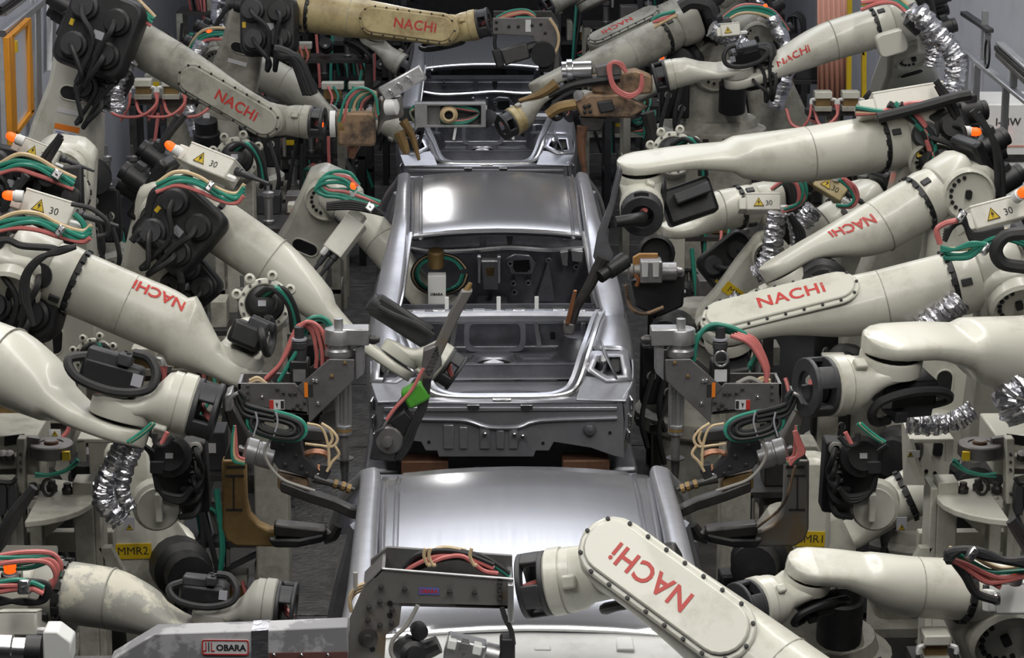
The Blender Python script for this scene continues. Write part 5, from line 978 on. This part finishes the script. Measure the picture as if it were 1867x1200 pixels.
L3.part('wrist_motor', B().box((0, 0, 0), (.34, .12, .12), fr(Q(732, 585, 12.42), (0, -1, .2), (1, 0, -.66))), 'black', bevel=.02); L3.part('motor_cap', B().lathe([(.05, 0), (.05, .05), (.001, .052)], fr(Q(690, 558, 12.42), (-1, 0, .66)), 16), 'charcoal'); hose(L3, [(690, 560), (720, 575), (760, 592), (790, 612)], 12.3, .014)
hood(L3, Q(325, 415, 12.25), .135, (1, 0, -.9), 1.1); hood(L3, Q(345, 520, 12.5), .12, (1, 0, -1.2), .85)
hood(L4, Q(178, 58, 15.6), .17, (1, 0, -.4), 1.15); hood(L4, Q(185, 150, 15.75), .15, (1, 0, -.6), .8); hood(L2, Q(40, 525, 11.3), .15, (1, 0, -.3), 1.1); hood(L6, Q(20, 330, 13.5), .14, (1, 0, -.2), 1.0)
hood(R3, Q(1722, 262, 13.5), .15, (1, 0, .4), .9); hood(T1, Q(488, 45, 18.3), .17, (1, 0, 0), 1.0); hood(R6, Q(1340, 490, 14.65), .13, (1, 0, .8), 1.1)
R3.part('wrist_motor', B().box((0, 0, 0), (.28, .2, .16), fr(Q(1255, 368, 13.35), (0, -1, .3), (1, 0, .35))), 'black', bevel=.02); R3.part('plug_cover', B().box((0, 0, 0), (.2, .06, .08), fr(Q(1262, 352, 13.22), (0, -1, .3), (1, 0, .4))), 'charcoal', bevel=.008)
R4.part('wrist_motor', B().lathe([(.15, 0), (.15, .12), (.12, .14), (.1, .2)], fr(Q(1492, 518, 12.75), (0, -1, .1)), 22), 'black'); hood(R5, Q(1382, 120, 17.25), .13, (1, 0, .2), .9)
# ================================================================ stands at the bottom corners
def welded_stand(mx, label, mt):
    X = (lambda x: 1880-x) if mx else (lambda x: x); Y = 9.9; s = -1 if mx else 1
    q = lambda pts, Y_=Y: [Q(X(x), y, Y_) for x, y in pts]
    t = T('welded_stand', label, 'stand', (Q(X(100), 900, Y).x, Y+.2, 0))
    def col(x, y0, w_, d, Y_=Y, z1=0.0, nm='column'):
        p = Q(X(x), y0, Y_); t.part(nm, B().box((p.x, p.y+d/2, (p.z+z1)/2), (w_, d, p.z-z1)), mt, bevel=.006)
    col(150, 880, .085, .12); col(176, 890, .03, .16); col(62, 905, .05, .08); col(20, 905, .03, .08); col(33, 905, .03, .08)
    def flat(pts, th, nm, mt_=None, bev=.005): return t.part(nm, B().slab(pts, (0, 0, -th)), mt_ or mt, bevel=bev)
    a = Q(X(140), 800, Y); 
    # table plate, gusset and tray are horizontal plates built in plan
    z1 = Q(X(170), 800, Y).z; x0 = Q(X(215), 800, Y).x; x1 = Q(X(140), 800, Y).x
    flat([V((x0, Y, z1)), V((x1, Y, z1)), V((x1, Y+.3, z1)), V((x0-.02*s, Y+.32, z1))], .02, 'table_plate'); t.part('table_edge', B().slab(q([(142, 804), (156, 804), (156, 842), (142, 842)]), (0, .02, 0)), mt); t.part('table_cheek', B().slab([V((x0, Y, z1)), V((x0-.02*s, Y+.32, z1)), V((x0-.04*s, Y+.32, z1-.3)), V((x0-.06*s, Y, z1-.2))], (.015*s, 0, 0)), mt)
    t.part('shelf_arc', B().slab([V((x1-.25*s+.32*math.cos(a_)*s, Y-.05+.3*math.sin(a_), z1-.24)) for a_ in [rad(-75+15*k) for k in range(11)]], (0, 0, -.03)), mt, bevel=.006)
    for k in range(4):
        p = V((x1-.05*s-.07*k*s, Y+.02+.04*(k % 2), z1-.24)); t.part('shelf_knob', B().lathe([(.022, 0), (.024, .02), (.016, .03), (.016, .045), (.001, .046)], M.Translation(p), 12), 'dark_steel')
    t.part('eye_ring', B().tube([V((x1-.12*s+.025*math.cos(a_), Y-.02, z1-.2+.035*math.sin(a_))) for a_ in [k*.6 for k in range(12)]], .007, 6, 3), 'dark_steel')
    # upper box, reel and side plates
    p = Q(X(36), 775, Y+.2); t.part('upper_box', B().box(p+V((-.05*s, 0, -.08)), (.3, .34, .17)), mt, bevel=.008); t.part('upper_notch', B().slab(q([(8, 796), (44, 792), (44, 808), (8, 814)], Y+.028), (0, .01, 0)), 'black')
    rl = Q(X(94), 822, Y); re = t.part('reel', B().lathe([(.085, -.02), (.09, -.015), (.09, .03), (.085, .035), (.05, .036), (.05, .03), (.025, .03), (.025, .045), (.001, .046)], M.Translation(rl), 26), 'steel_plate'); t.part('reel_core', B().lathe([(.03, .03), (.03, .042), (.001, .044)], M.Translation(rl), 14), 'copper_dull', re); t.part('reel_tag', B().box(rl+V((.07*s, -.07, 0)), (.03, .02, .035)), 'yellow', re)
    t.part('reel_bracket', B().slab(q([(46, 796), (72, 800), (72, 842), (50, 838)], Y-.02), (0, .03, 0)), 'steel_plate', bevel=.004)
    t.part('upright_profile', B().slab(q([(30, 800), (46, 800), (46, 920), (30, 920)], Y-.06), (0, .06, 0)), mt, bevel=.006)
    for y in (828, 842, 856, 900): bolt_at(t, X(38), y, Y-.06, .006, 'dark_steel', None)
    t.part('side_plate', B().slab(q([(-20, 830), (30, 832), (32, 856), (-20, 858)], Y-.03), (0, .25, 0)), mt, bevel=.006)
    for x in (6, 18): t.part('side_knob', B().lathe([(.02, 0), (.02, .03), (.001, .032)], fr(Q(X(x), 836, Y-.04), (0, -.5, 1)), 12), 'dark_steel')
    # tray with oil stains, braces
    tz = Q(X(110), 918, Y).z; tx0, tx1 = Q(X(60), 918, Y).x, Q(X(148), 918, Y).x
    flat([V((tx0, Y-.06, tz)), V((tx1, Y-.06, tz)), V((tx1, Y+.16, tz)), V((tx0, Y+.16, tz))], .012, 'tray', 'oily')
    b = B(); xm = (tx0+tx1)/2; w_ = abs(tx1-tx0)
    for dx, dy, sx, sy in ((0, -.06, w_, .012), (0, .16, w_, .012), (-w_/2, .05, .012, .22), (w_/2, .05, .012, .22)): b.box((xm+dx, Y+dy, tz+.015), (sx, sy, .035))
    t.part('tray_rim', b, mt)
    for p0, p1 in (((62, 1000), (148, 925)), ((70, 950), (40, 900))):
        A, Bp = Q(X(p0[0]), p0[1], Y+.06), Q(X(p1[0]), p1[1], Y+.06); t.part('brace', B().slab([A, Bp, Bp+V((0, 0, .06)), A+V((0, 0, .08))], (0, .05, 0)), mt, bevel=.004)
    A, Bp = Q(X(180), 1000, Y), Q(X(212), 1060, Y); t.part('brace', B().slab([A, Bp, Bp+V((.05*s, 0, 0)), A+V((.05*s, 0, 0))], (0, .05, 0)), mt)
    p = Q(X(100), 985, Y+.2); t.part('cross_rail', B().box((p.x, p.y, p.z), (.5, .06, .09)), mt, bevel=.006)
    # hanging grey handset and cords
    for x in (4, 24): t.part('handset', B().loft([[Q(X(x), y, Y-.1)+V((a*w2, b*.02, 0)) for a, b in ((-1, -1), (1, -1), (1, 1), (-1, 1))] for y, w2 in ((880, .014), (892, .02), (928, .02), (938, .012))]), 'charcoal', bevel=.006)
    t.part('cord', B().tube(q([(4, 938), (6, 960), (-8, 978), (-30, 970)], Y-.1), .007, 6, 5), 'black_rubber'); t.part('cord', B().tube(q([(-30, 900), (-14, 940), (10, 965), (26, 938)], Y-.11), .007, 6, 5), 'black_rubber')
    for k in range(3): t.part('cable', B().tube(q([(64, 864+2*k), (90, 866), (120, 858), (142, 838+3*k)], Y-.1), .009, 6, 5), ('teal', 'black_rubber', 'teal')[k])
    t.part('cable', B().tube(q([(30, 872), (20, 880), (-5, 878)], Y-.12), .01, 6, 4), 'black_rubber')
    # small caution label
    sg = t.part('notice', B().box(Q(X(100), 790, Y+.31) if not mx else Q(1666, 828, Y-.01), (.05, .004, .03)), 'white_label'); warn_sign(t, fr((Q(X(100), 790, Y+.305) if not mx else Q(1660, 828, Y-.015)), (0, -1, 0), (1, 0, 0)), .022, sg)
    return t
mat('oily', (.42, .4, .3), .4, 0, (.09, .055, .012), .95, 14, thr=(.5, .56))
welded_stand(False, 'shadowed cream welded stand with an oily tray, behind the flaking beam', 'cream_dirty_and_shaded')  # darker cream carries the shadow on this stand; its twin has the lit tone
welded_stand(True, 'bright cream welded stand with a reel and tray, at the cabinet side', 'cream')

# ================================================================ valve manifolds with pink hoses
def manifold(px, py, Y, n, label, hose_mt='pink', k=1.0):
    p = Q(px, py, Y); t = T('valve_manifold', label, 'valve manifold', (p.x, p.y, 0))
    t.part('post', B().box((p.x, p.y+.14, p.z/2-.06), (.1, .06, p.z-.12)), 'cream_dirty_and_shaded'); t.part('rail', B().box((p.x, p.y+.06, p.z-.13*k), (.2*n*k, .12, .04)), 'dark_steel')
    for i in range(n):
        c = p+V(((i-(n-1)/2)*.19*k, 0, 0)); v = t.part('valve', B().box(c, (.12*k, .1, .05*k)), 'cream', bevel=.006)
        t.part('valve_body', B().box(c+V((0, .01, -.05*k)), (.1*k, .08, .06*k)), 'bronze', v); t.part('valve_foot', B().box(c+V((0, 0, -.095*k)), (.12*k, .1, .035*k)), 'cream_dirty_and_shaded', v, bevel=.004)
        for s in (-1, 1): t.part('elbow', B().tube([c+V((s*.055*k, -.03, -.03*k)), c+V((s*.085*k, -.05, -.03*k)), c+V((s*.085*k, -.05, -.06*k))], .012*k, 6, 2), 'white_paint_and_lit_steel', v)
        t.part('hose', B().tube([c+V((.085*k, -.05, -.06*k)), c+V((.09*k, -.07, -.14*k)), c+V((-.02*k, -.09, -.22*k)), c+V((-.2*k, -.06, -.21*k)), c+V((-.25*k, 0, -.1*k))], .011*k, 6, 5), hose_mt, label='pink hose' if hose_mt == 'pink' else None)
        t.part('hose', B().tube([c+V((-.085*k, -.05, -.06*k)), c+V((-.1*k, -.06, -.16*k)), c+V((-.16*k, -.02, -.26*k))], .009*k, 6, 5), hose_mt)
    return t
manifold(52, 725, 11.3, 2, 'valve manifold with pink hoses below the arm entering at the fence side')
manifold(1520, 655, 12.6, 1, 'single brown valve manifold under the long lettered arm')
manifold(312, 150, 17.2, 3, 'row of cream valves with pink hoses under the grimy arm')
manifold(1525, 172, 17.2, 2, 'pair of cream valves with red hoses near the yellow posts', 'pink')
manifold(1705, 1160, 8.5, 1, 'brown valve manifold below the sooty level arm', 'black_rubber', .8)
manifold(300, 640, 11.75, 2, 'valve pair in the gap under the upside down lettering')
# ================================================================ racks of small equipment between the robots
NUM = ('first', 'second', 'third', 'fourth', 'fifth', 'sixth', 'seventh', 'eighth', 'ninth', 'tenth', 'eleventh', 'twelfth', 'thirteenth', 'fourteenth')
def rack(x, y, wd, hh, seed, label, tone):
    rr = random.Random(seed); t = T('fixture_rack', label, 'equipment rack', (x, y, 0), 'equipment racks between the robots')
    d = .42; P = t.part
    for sx in (-1, 1):
        for sy in (-1, 1): P('post', B().box((x+sx*wd/2, y+sy*d/2, hh/2), (.06, .06, hh)), tone)
    for z in (hh*.35, hh*.68, hh): P('shelf', B().box((x, y, z), (wd+.06, d+.06, .03)), tone if z < hh else 'dark_steel')
    P('side_brace', B().box((0, 0, 0), (.05, .02, math.hypot(wd, hh*.33)), fr((x, y-d/2, hh*.5), (wd, 0, hh*.33), (0, 1, 0))), tone)
    for z in (hh*.35, hh*.68, hh):
        cx = x-wd/2+.1
        while cx < x+wd/2-.05:
            k = rr.choice('bvmcjhd'); w_ = rr.uniform(.09, .2); zz = z+.015
            if k in 'bd':
                h = rr.uniform(.1, .24); o = P('control_box', B().box((cx+w_/2, y-.06, zz+h/2), (w_, .2, h)), rr.choice(('cream_dirty_and_shaded', 'cream_dirty_and_shaded', 'charcoal', 'black', 'black', 'steel_plate')), bevel=.006)
                if rr.random() < .6: P('label', B().box((cx+w_/2, y-.163, zz+h*.6), (w_*.5, .003, h*.25)), rr.choice(('white_label', 'yellow', 'grey_label')), o)
            elif k == 'v':
                o = P('valve', B().box((cx+w_/2, y-.08, zz+.12), (w_, .12, .06)), 'cream', bevel=.006); P('valve_body', B().box((cx+w_/2, y-.08, zz+.05), (w_*.8, .1, .09)), 'bronze', o)
                for q in range(2): P('hose', B().tube([V((cx+w_*.3+.05*q, y-.15, zz+.12)), V((cx+w_*.5+.05*q, y-.22, zz+.02)), V((cx+w_*.2, y-.26, zz-.1-.04*q)), V((cx-.05, y-.18, zz-.14))], .011, 6, 5), rr.choice(('pink', 'pink', 'teal')))
            elif k == 'm':
                o = P('motor', B().lathe([(.07, 0), (.07, .1), (.055, .11), (.055, .2), (.001, .201)], fr((cx+w_/2, y+.02, zz+.09), (0, -1, rr.uniform(0, .5))), 16), rr.choice(('black', 'charcoal', 'black', 'dark_steel'))); P('motor_label', B().box((cx+w_/2, y-.185, zz+.13), (.03, .004, .02)), 'white_label', o)
            elif k == 'c':
                o = P('air_cylinder', B().lathe([(.035, 0), (.04, .02), (.03, .03), (.03, .18), (.04, .19), (.04, .22), (.012, .23), (.012, .3)], M.Translation((cx+w_/2, y-.05, zz)), 14), rr.choice(('alloy', 'steel_plate')))
            elif k == 'j':
                for q in range(3): P('hose', B().tube([V((cx+.04*q, y-.1, zz)), V((cx+.03*q, y-.18, zz+.16+.02*q)), V((cx+.1+.02*q, y-.22, zz+.14)), V((cx+.14, y-.2, zz-.12-.04*q))], .014, 6, 5), rr.choice(('teal', 'black_rubber', 'black_rubber', 'pink', 'grey_cable')))
            else:
                P('bracket', B().prism([(0, 0), (w_, 0), (w_, .1), (w_*.6, .22), (0, .22)], -.1, .1, fr((cx, y-.05, zz), (0, -1, 0), (1, 0, 0))), rr.choice(('cream_dirty_and_shaded', 'steel_plate', 'dark_steel', 'charcoal')), bevel=.01)
            cx += w_+.04
    for q in range(3):
        a = x-wd/2+rr.random()*wd; P('drop_hose', B().tube([V((a, y-.24, hh*.95)), V((a+rr.uniform(-.1, .1), y-.3, hh*.6)), V((a+rr.uniform(-.2, .2), y-.26, hh*.25))], .016, 6, 5), rr.choice(('black_rubber', 'black_rubber', 'teal', 'pink')))
    if seed > 47 and rr.random() < .5: beacon(t, V((x+rr.uniform(-.3, .3)*wd, y-.15, hh+.05)), (0, -.2, 1), .024)
spots = {-1: [(-1.55, 12.4, .7, 1.1), (-1.75, 15.0, .8, 1.2), (-1.5, 17.3, .8, 1.35), (-2.75, 17.9, .7, 1.5), (-1.5, 17.98, .6, 1.3), (-2.6, 21.4, .8, 1.6), (-1.55, 20.4, .7, 1.5), (-1.5, 22.0, .8, 1.5), (-2.6, 22.6, .8, 1.8), (-1.5, 23.9, .8, 1.6), (-2.5, 25.2, 1, 1.9), (-1.4, 25.8, .8, 1.7), (-1.3, 28, .9, 1.8), (-2.5, 28.2, 1.1, 2.0)],
         1: [(1.5, 12.38, .6, 1.0), (1.35, 15.6, .7, 1.15), (2.6, 16.45, .6, 1.3), (1.55, 17.2, .7, 1.3), (1.75, 19.9, .7, 1.35), (2.75, 19.7, .7, 1.5), (1.6, 21.7, .8, 1.5), (2.65, 21.8, .8, 1.7), (1.55, 23.6, .8, 1.6), (2.6, 24.1, .9, 1.8), (1.45, 25.6, .8, 1.7), (2.5, 26.6, 1, 1.9), (1.3, 28, .9, 1.8), (2.5, 29, 1.1, 2.0)]}
for s in (-1, 1):
    for k, (x, y, w_, h) in enumerate(spots[s]):
        rack(x, y, w_, h, 40+k*2+(s > 0), f"equipment rack of valves, motors and hoses, {NUM[k]} down the {'fence' if s < 0 else 'cabinet'} side", ('charcoal', 'dark_steel', 'cream_dirty_and_shaded', 'black')[k % 4])
# ================================================================ robots of the far rows
fr_ = [(-1, 20.2, 2.45, 1.9), (1, 20.9, 2.5, 2.0), (-1, 23.6, 2.5, 2.1), (1, 22.9, 2.5, 2.1), (-1, 26.6, 2.5, 2.3), (1, 25.4, 2.45, 2.3), (1, 28, 2.5, 2.5), (-1, 29.5, 2.4, 2.5)]
fi = {-1: 0, 1: 0}
for s, y, xx, z in fr_:
    e = V((s*(xx-.55), y-.1, z+.15)); w_ = V((s*(xx-1.45), y-.35, z-.25)); fi[s] += 1
    rb = robot(f"grimy cream robot of the far rows, {NUM[fi[s]-1]} on the {'fence' if s < 0 else 'cabinet'} side", e, w_, (s*-.3, -.4, -1 if fi[s] % 2 else 1), w_+V((-s*.4, -.2, -.15)), r=.145, mt='cream_dirty_and_shaded', cover=bool(fi[s] % 2 == 0), logo='cover' if fi[s] % 2 == 0 else None, S=(s*(xx+.1), y+.1, z-1.0), floor=.2, face=-s, group='robots of the far rows', lowkw=dict(disc=bool(fi[s] % 2)))
    offset_bundle(rb, [e+V((s*.5, -.25, .1)), e+V((s*.35, -.3, .28)), e+V((s*.1, -.3, .3)), e+V((-s*.1, -.25, .15))], TT, .013); foil_hose(rb, [e+V((s*.35, -.3, .25)), e+V((s*.5, -.35, -.1)), e+V((s*.4, -.35, -.5))], .06)
    beacon(rb, e+V((s*.3, -.28, .3)), (0, -.3, 1), .024)
# ================================================================ fences, rails and cabinets at the sides
def wallq(pts, X, th): return B().slab([QX(x, y, X) for x, y in pts], (th, 0, 0))
fe = T('guard_fence', 'aluminium guard fence with clear sheets, beside the yellow door frame', 'fence', (-3.4, 17.5, 0))
for pts in ([(52, -5), (62, -5), (66, 245), (58, 250)], [(84, -5), (92, -5), (90, 120), (84, 130)], [(-3, 60), (5, 58), (10, 290), (2, 292)]):
    fe.part('fence_post', wallq(pts, -3.4, .05), 'aluminium', bevel=.006)
for pts in ([(-4, 55), (90, -18), (96, -12), (0, 68)], [(-4, 20), (60, -25), (62, -18), (-2, 30)]):
    fe.part('fence_rail', wallq(pts, -3.36, .05), 'aluminium', bevel=.006)
for k in range(3): fe.part('fence_rail', wallq([(-5, 12+6*k), (40, -20+6*k), (41, -17+6*k), (-4, 15+6*k)], -3.34, .03), 'dark_steel')
fe.part('clear_sheet', wallq([(66, -5), (84, -5), (84, 128), (66, 145)], -3.43, .01), 'clear_sheet'); fe.part('clear_sheet', wallq([(8, 60), (52, 25), (56, 240), (12, 285)], -3.45, .01), 'clear_sheet')
dr = T('yellow_guard_door', 'orange yellow framed guard door with a clear pane', 'guard door', QX(30, 300, -3.3))
for pts in ([(10, 64), (16, 60), (22, 252), (15, 256)], [(42, 36), (47, 33), (53, 204), (47, 208)], [(11, 64), (46, 32), (46, 42), (11, 72)], [(16, 244), (52, 197), (52, 208), (16, 256)], [(5, 68), (9, 66), (20, 290), (14, 292)]):
    dr.part('door_frame', wallq(pts, -3.3, .04), 'fence_yellow', bevel=.005)
dr.part('door_pane', wallq([(14, 68), (44, 42), (50, 200), (20, 246)], -3.29, .008), 'clear_sheet'); dr.part('door_handle', wallq([(24, 76), (27, 74), (28, 94), (25, 96)], -3.27, .02), 'yellow')
hr = T('guard_rail', 'grey guard rail descending along the pale wall', 'rail', (3.2, 16.5, 0))
for pts, mt in (([(1748, 86), (1868, 184), (1868, 192), (1746, 94)], 'aluminium'), ([(1751, 20), (1798, 52), (1798, 60), (1750, 28)], 'black'), ([(1812, 82), (1868, 132), (1868, 142), (1812, 92)], 'dark_steel'), ([(1814, 94), (1868, 144), (1868, 156), (1814, 104)], 'steel_plate'), ([(1816, 76), (1868, 122), (1868, 130), (1814, 80)], 'aluminium')):
    hr.part('rail_bar', wallq(pts, 3.12, .05), mt, bevel=.006)
for x, y0, y1 in ((1774, 108, 270), (1826, 150, 288), (1788, 20, 112), (1792, 60, 110), (1840, 122, 160), (1753, 95, 250)):
    a, b_ = QX(x, y0, 3.12), QX(x, y1, 3.12); hr.part('rail_post', B().box((3.15, a.y, (a.z+b_.z)/2), (.04, .04, a.z-b_.z)), 'aluminium')
hr.part('cable_ring', B().tube([QX(1800, 98, 3.1)+V((0, .07*math.cos(a), .09*math.sin(a))) for a in [k*.6 for k in range(12)]], .008, 6, 3), 'black')
for x, nm, lb in ((1788, 'control_cabinet', 'pale grey control cabinet with a stub on top behind the guard rail'), (1848, 'control_cabinet', 'pale cabinet with an orange lamp and dark slot beside the wall')):
    a = QX(x, 182 if x < 1800 else 178, 3.45); t = T(nm, lb, 'cabinet', (3.45, a.y, 0))
    bd = t.part('cabinet_body', B().box((3.42, a.y, a.z/2), (.42, .55, a.z)), 'white_paint_and_lit_steel', bevel=.01)
    m_ = fr((3.207, a.y, a.z-.12), (-1, -.0, 0), (0, -1, 0))
    for k in range(2 if x < 1800 else 1): t.put('lettering', text_mesh(('MMR1', '5MJ-A1')[k] if x < 1800 else 'I-MW', .07, 'black_ink', .001), fr((3.42-.06, a.y-.278, a.z-.12-.09*k), (0, -1, 0), (1, 0, 0)), bd)
    if x < 1800:
        t.part('stub', B().lathe([(.07, 0), (.07, .02), (.045, .03), (.045, .3)], M.Translation((3.42, a.y, a.z)), 16), 'grey_label'); t.part('label', B().box((3.38, a.y-.277, a.z-.3), (.05, .004, .03)), 'teal', bd)
    else:
        beacon(t, V((3.33, a.y-.29, a.z-.2)), (0, -1, 0), .02); t.part('slot', B().box((3.42, a.y-.277, a.z-.36), (.3, .006, .05)), 'dark_steel', bd); t.part('red_line', B().box((3.42, a.y-.277, a.z-.28), (.3, .004, .012)), 'salmon', bd)
yp = T('yellow_posts', 'yellow braced posts before a salmon curtain, behind the red lettered arm', 'gate frame', Q(1570, 300, 21)); Y = 21
for pts in ([(1546, -6), (1554, -6), (1552, 190), (1544, 190)], [(1572, -6), (1580, -6), (1580, 190), (1572, 190)], [(1552, 78), (1576, 96), (1576, 102), (1552, 84)]): yp.part('yellow_post', plate(pts, Y, .06), 'yellow')
b = B(); c_ = [Q(x, y, 21.3) for x, y in ((1490, -10), (1546, -10), (1546, 200), (1490, 200))]
rows = [[c_[0].lerp(c_[1], k/12).lerp(c_[3].lerp(c_[2], k/12), j)+V((0, .03*(k % 2), 0)) for k in range(13)] for j in (0, 1)]
yp.part('curtain', B().grid(rows), 'salmon', solid=.006)

# ================================================================ ring joints and motors on short posts
def ring_joint(px, py, Y, rp, label, tilt=(0, -1, .35), half=False, mt='cream'):
    p = Q(px, py, Y); r = rp*mpp(Y); t = T('ring_joint', label, 'robot joint', (p.x, p.y+.15, 0)); m4 = fr(p, tilt, (1, 0, 0))
    t.part('post', B().box((p.x, p.y+.2, (p.z-r*.6)/2), (r*1.3, .2, p.z-r*.6)), 'cream_dirty_and_shaded', bevel=.01)
    t.part('housing', B().lathe([(r*.98, -.22), (r*1.0, -.06), (r*.96, -.04)], m4, 28), mt)
    rg = t.part('ring', B().ringprism(circ(r, 32), circ(r*.74, 32), -.06, .02, m4), mt, bevel=.008)
    fm = mesh('flange_bolt', B().lathe([(r*.06, 0), (r*.06, .008)], None, 8), 'dark_steel', (0, 0, 0))
    for k in range(14): t.put('flange_bolt', fm, m4 @ M.Rotation(k*math.pi/7, 4, 'Z') @ M.Translation((r*.87, 0, .02)), rg)
    mo = t.part('joint_motor', B().lathe([(r*.7, -.05), (r*.7, .03), (r*.52, .05), (r*.52, .16), (r*.4, .17), (.001, .172)], m4, 22), 'black'); t.part('motor_label', B().box((0, -r*.1, .174), (r*.3, r*.22, .003), m4), 'grey_label', mo)
    for a in (30, 75, 120, 160): t.part('lug', B().lathe([(r*.2, -.03), (r*.2, .025), (r*.1, .03), (r*.09, .0)], m4 @ M.Rotation(rad(a), 4, 'Z') @ M.Translation((r*1.12, 0, 0)), 12), mt, rg)
    for k in range(3): t.part('hose', B().tube([m4 @ V((r*.2*(k-1), r*.2, .16)), m4 @ V((r*(.4+.2*k), r*.4, .24)), m4 @ V((r*(1.0+.1*k), -r*.2, .2)), m4 @ V((r*(1.1+.15*k), -r*1.1, .1))], .014, 7, 5), ('black_rubber', 'teal', 'black_rubber')[k])
    return t
ring_joint(483, 555, 11.8, 48, 'cream ring joint with a black motor behind the swinging robot')
ring_joint(172, 652, 11.9, 36, 'cream ring joint with a black motor above the arm entering at the fence side')
ring_joint(1352, 692, 11.75, 42, 'cream ring joint with a black motor behind the teal cabled gun')
ring_joint(1228, 280, 16.3, 40, 'cream ring joint with a black motor under the pink hosed tan gun')
ring_joint(432, 290, 15.2, 40, 'grimy ring joint behind the tilted box of the swinging robot', mt='cream_dirty_and_shaded')
# ================================================================ thin smoke where the jaw guns weld
def smoke(p, sc_, label, dn):
    b = B(); b.sphere(p, 1.0, 12, sc_); o = solo('weld_smoke', b, 'smoke', label, 'smoke', 'weld smoke', kind='stuff')
m = bpy.data.materials.new('smoke'); m.use_nodes = True; nt = m.node_tree; nt.nodes.remove(nt.nodes['Principled BSDF']); MATS['smoke'] = m
pv = nt.nodes.new('ShaderNodeVolumePrincipled'); pv.inputs['Color'].default_value = (.75, .82, 1, 1); tc = nt.nodes.new('ShaderNodeTexCoord'); nz = nt.nodes.new('ShaderNodeTexNoise'); nz.inputs['Scale'].default_value = 9; nz.inputs['Detail'].default_value = 4
mr = nt.nodes.new('ShaderNodeMapRange'); mr.inputs[1].default_value = .52; mr.inputs[2].default_value = .8; mr.inputs[3].default_value = 0; mr.inputs[4].default_value = 6
nt.links.new(tc.outputs['Object'], nz.inputs['Vector']); nt.links.new(nz.outputs['Fac'], mr.inputs[0]); nt.links.new(mr.outputs[0], pv.inputs['Density']); nt.links.new(pv.outputs[0], nt.nodes['Material Output'].inputs['Volume'])
smoke(Q(636, 858, 9.3), (.05, .05, .12), 'thin pale smoke at the ochre jaw gun tip', 6)
smoke(Q(1228, 858, 9.3), (.05, .05, .12), 'thin pale smoke at the copper jaw gun tip', 6)
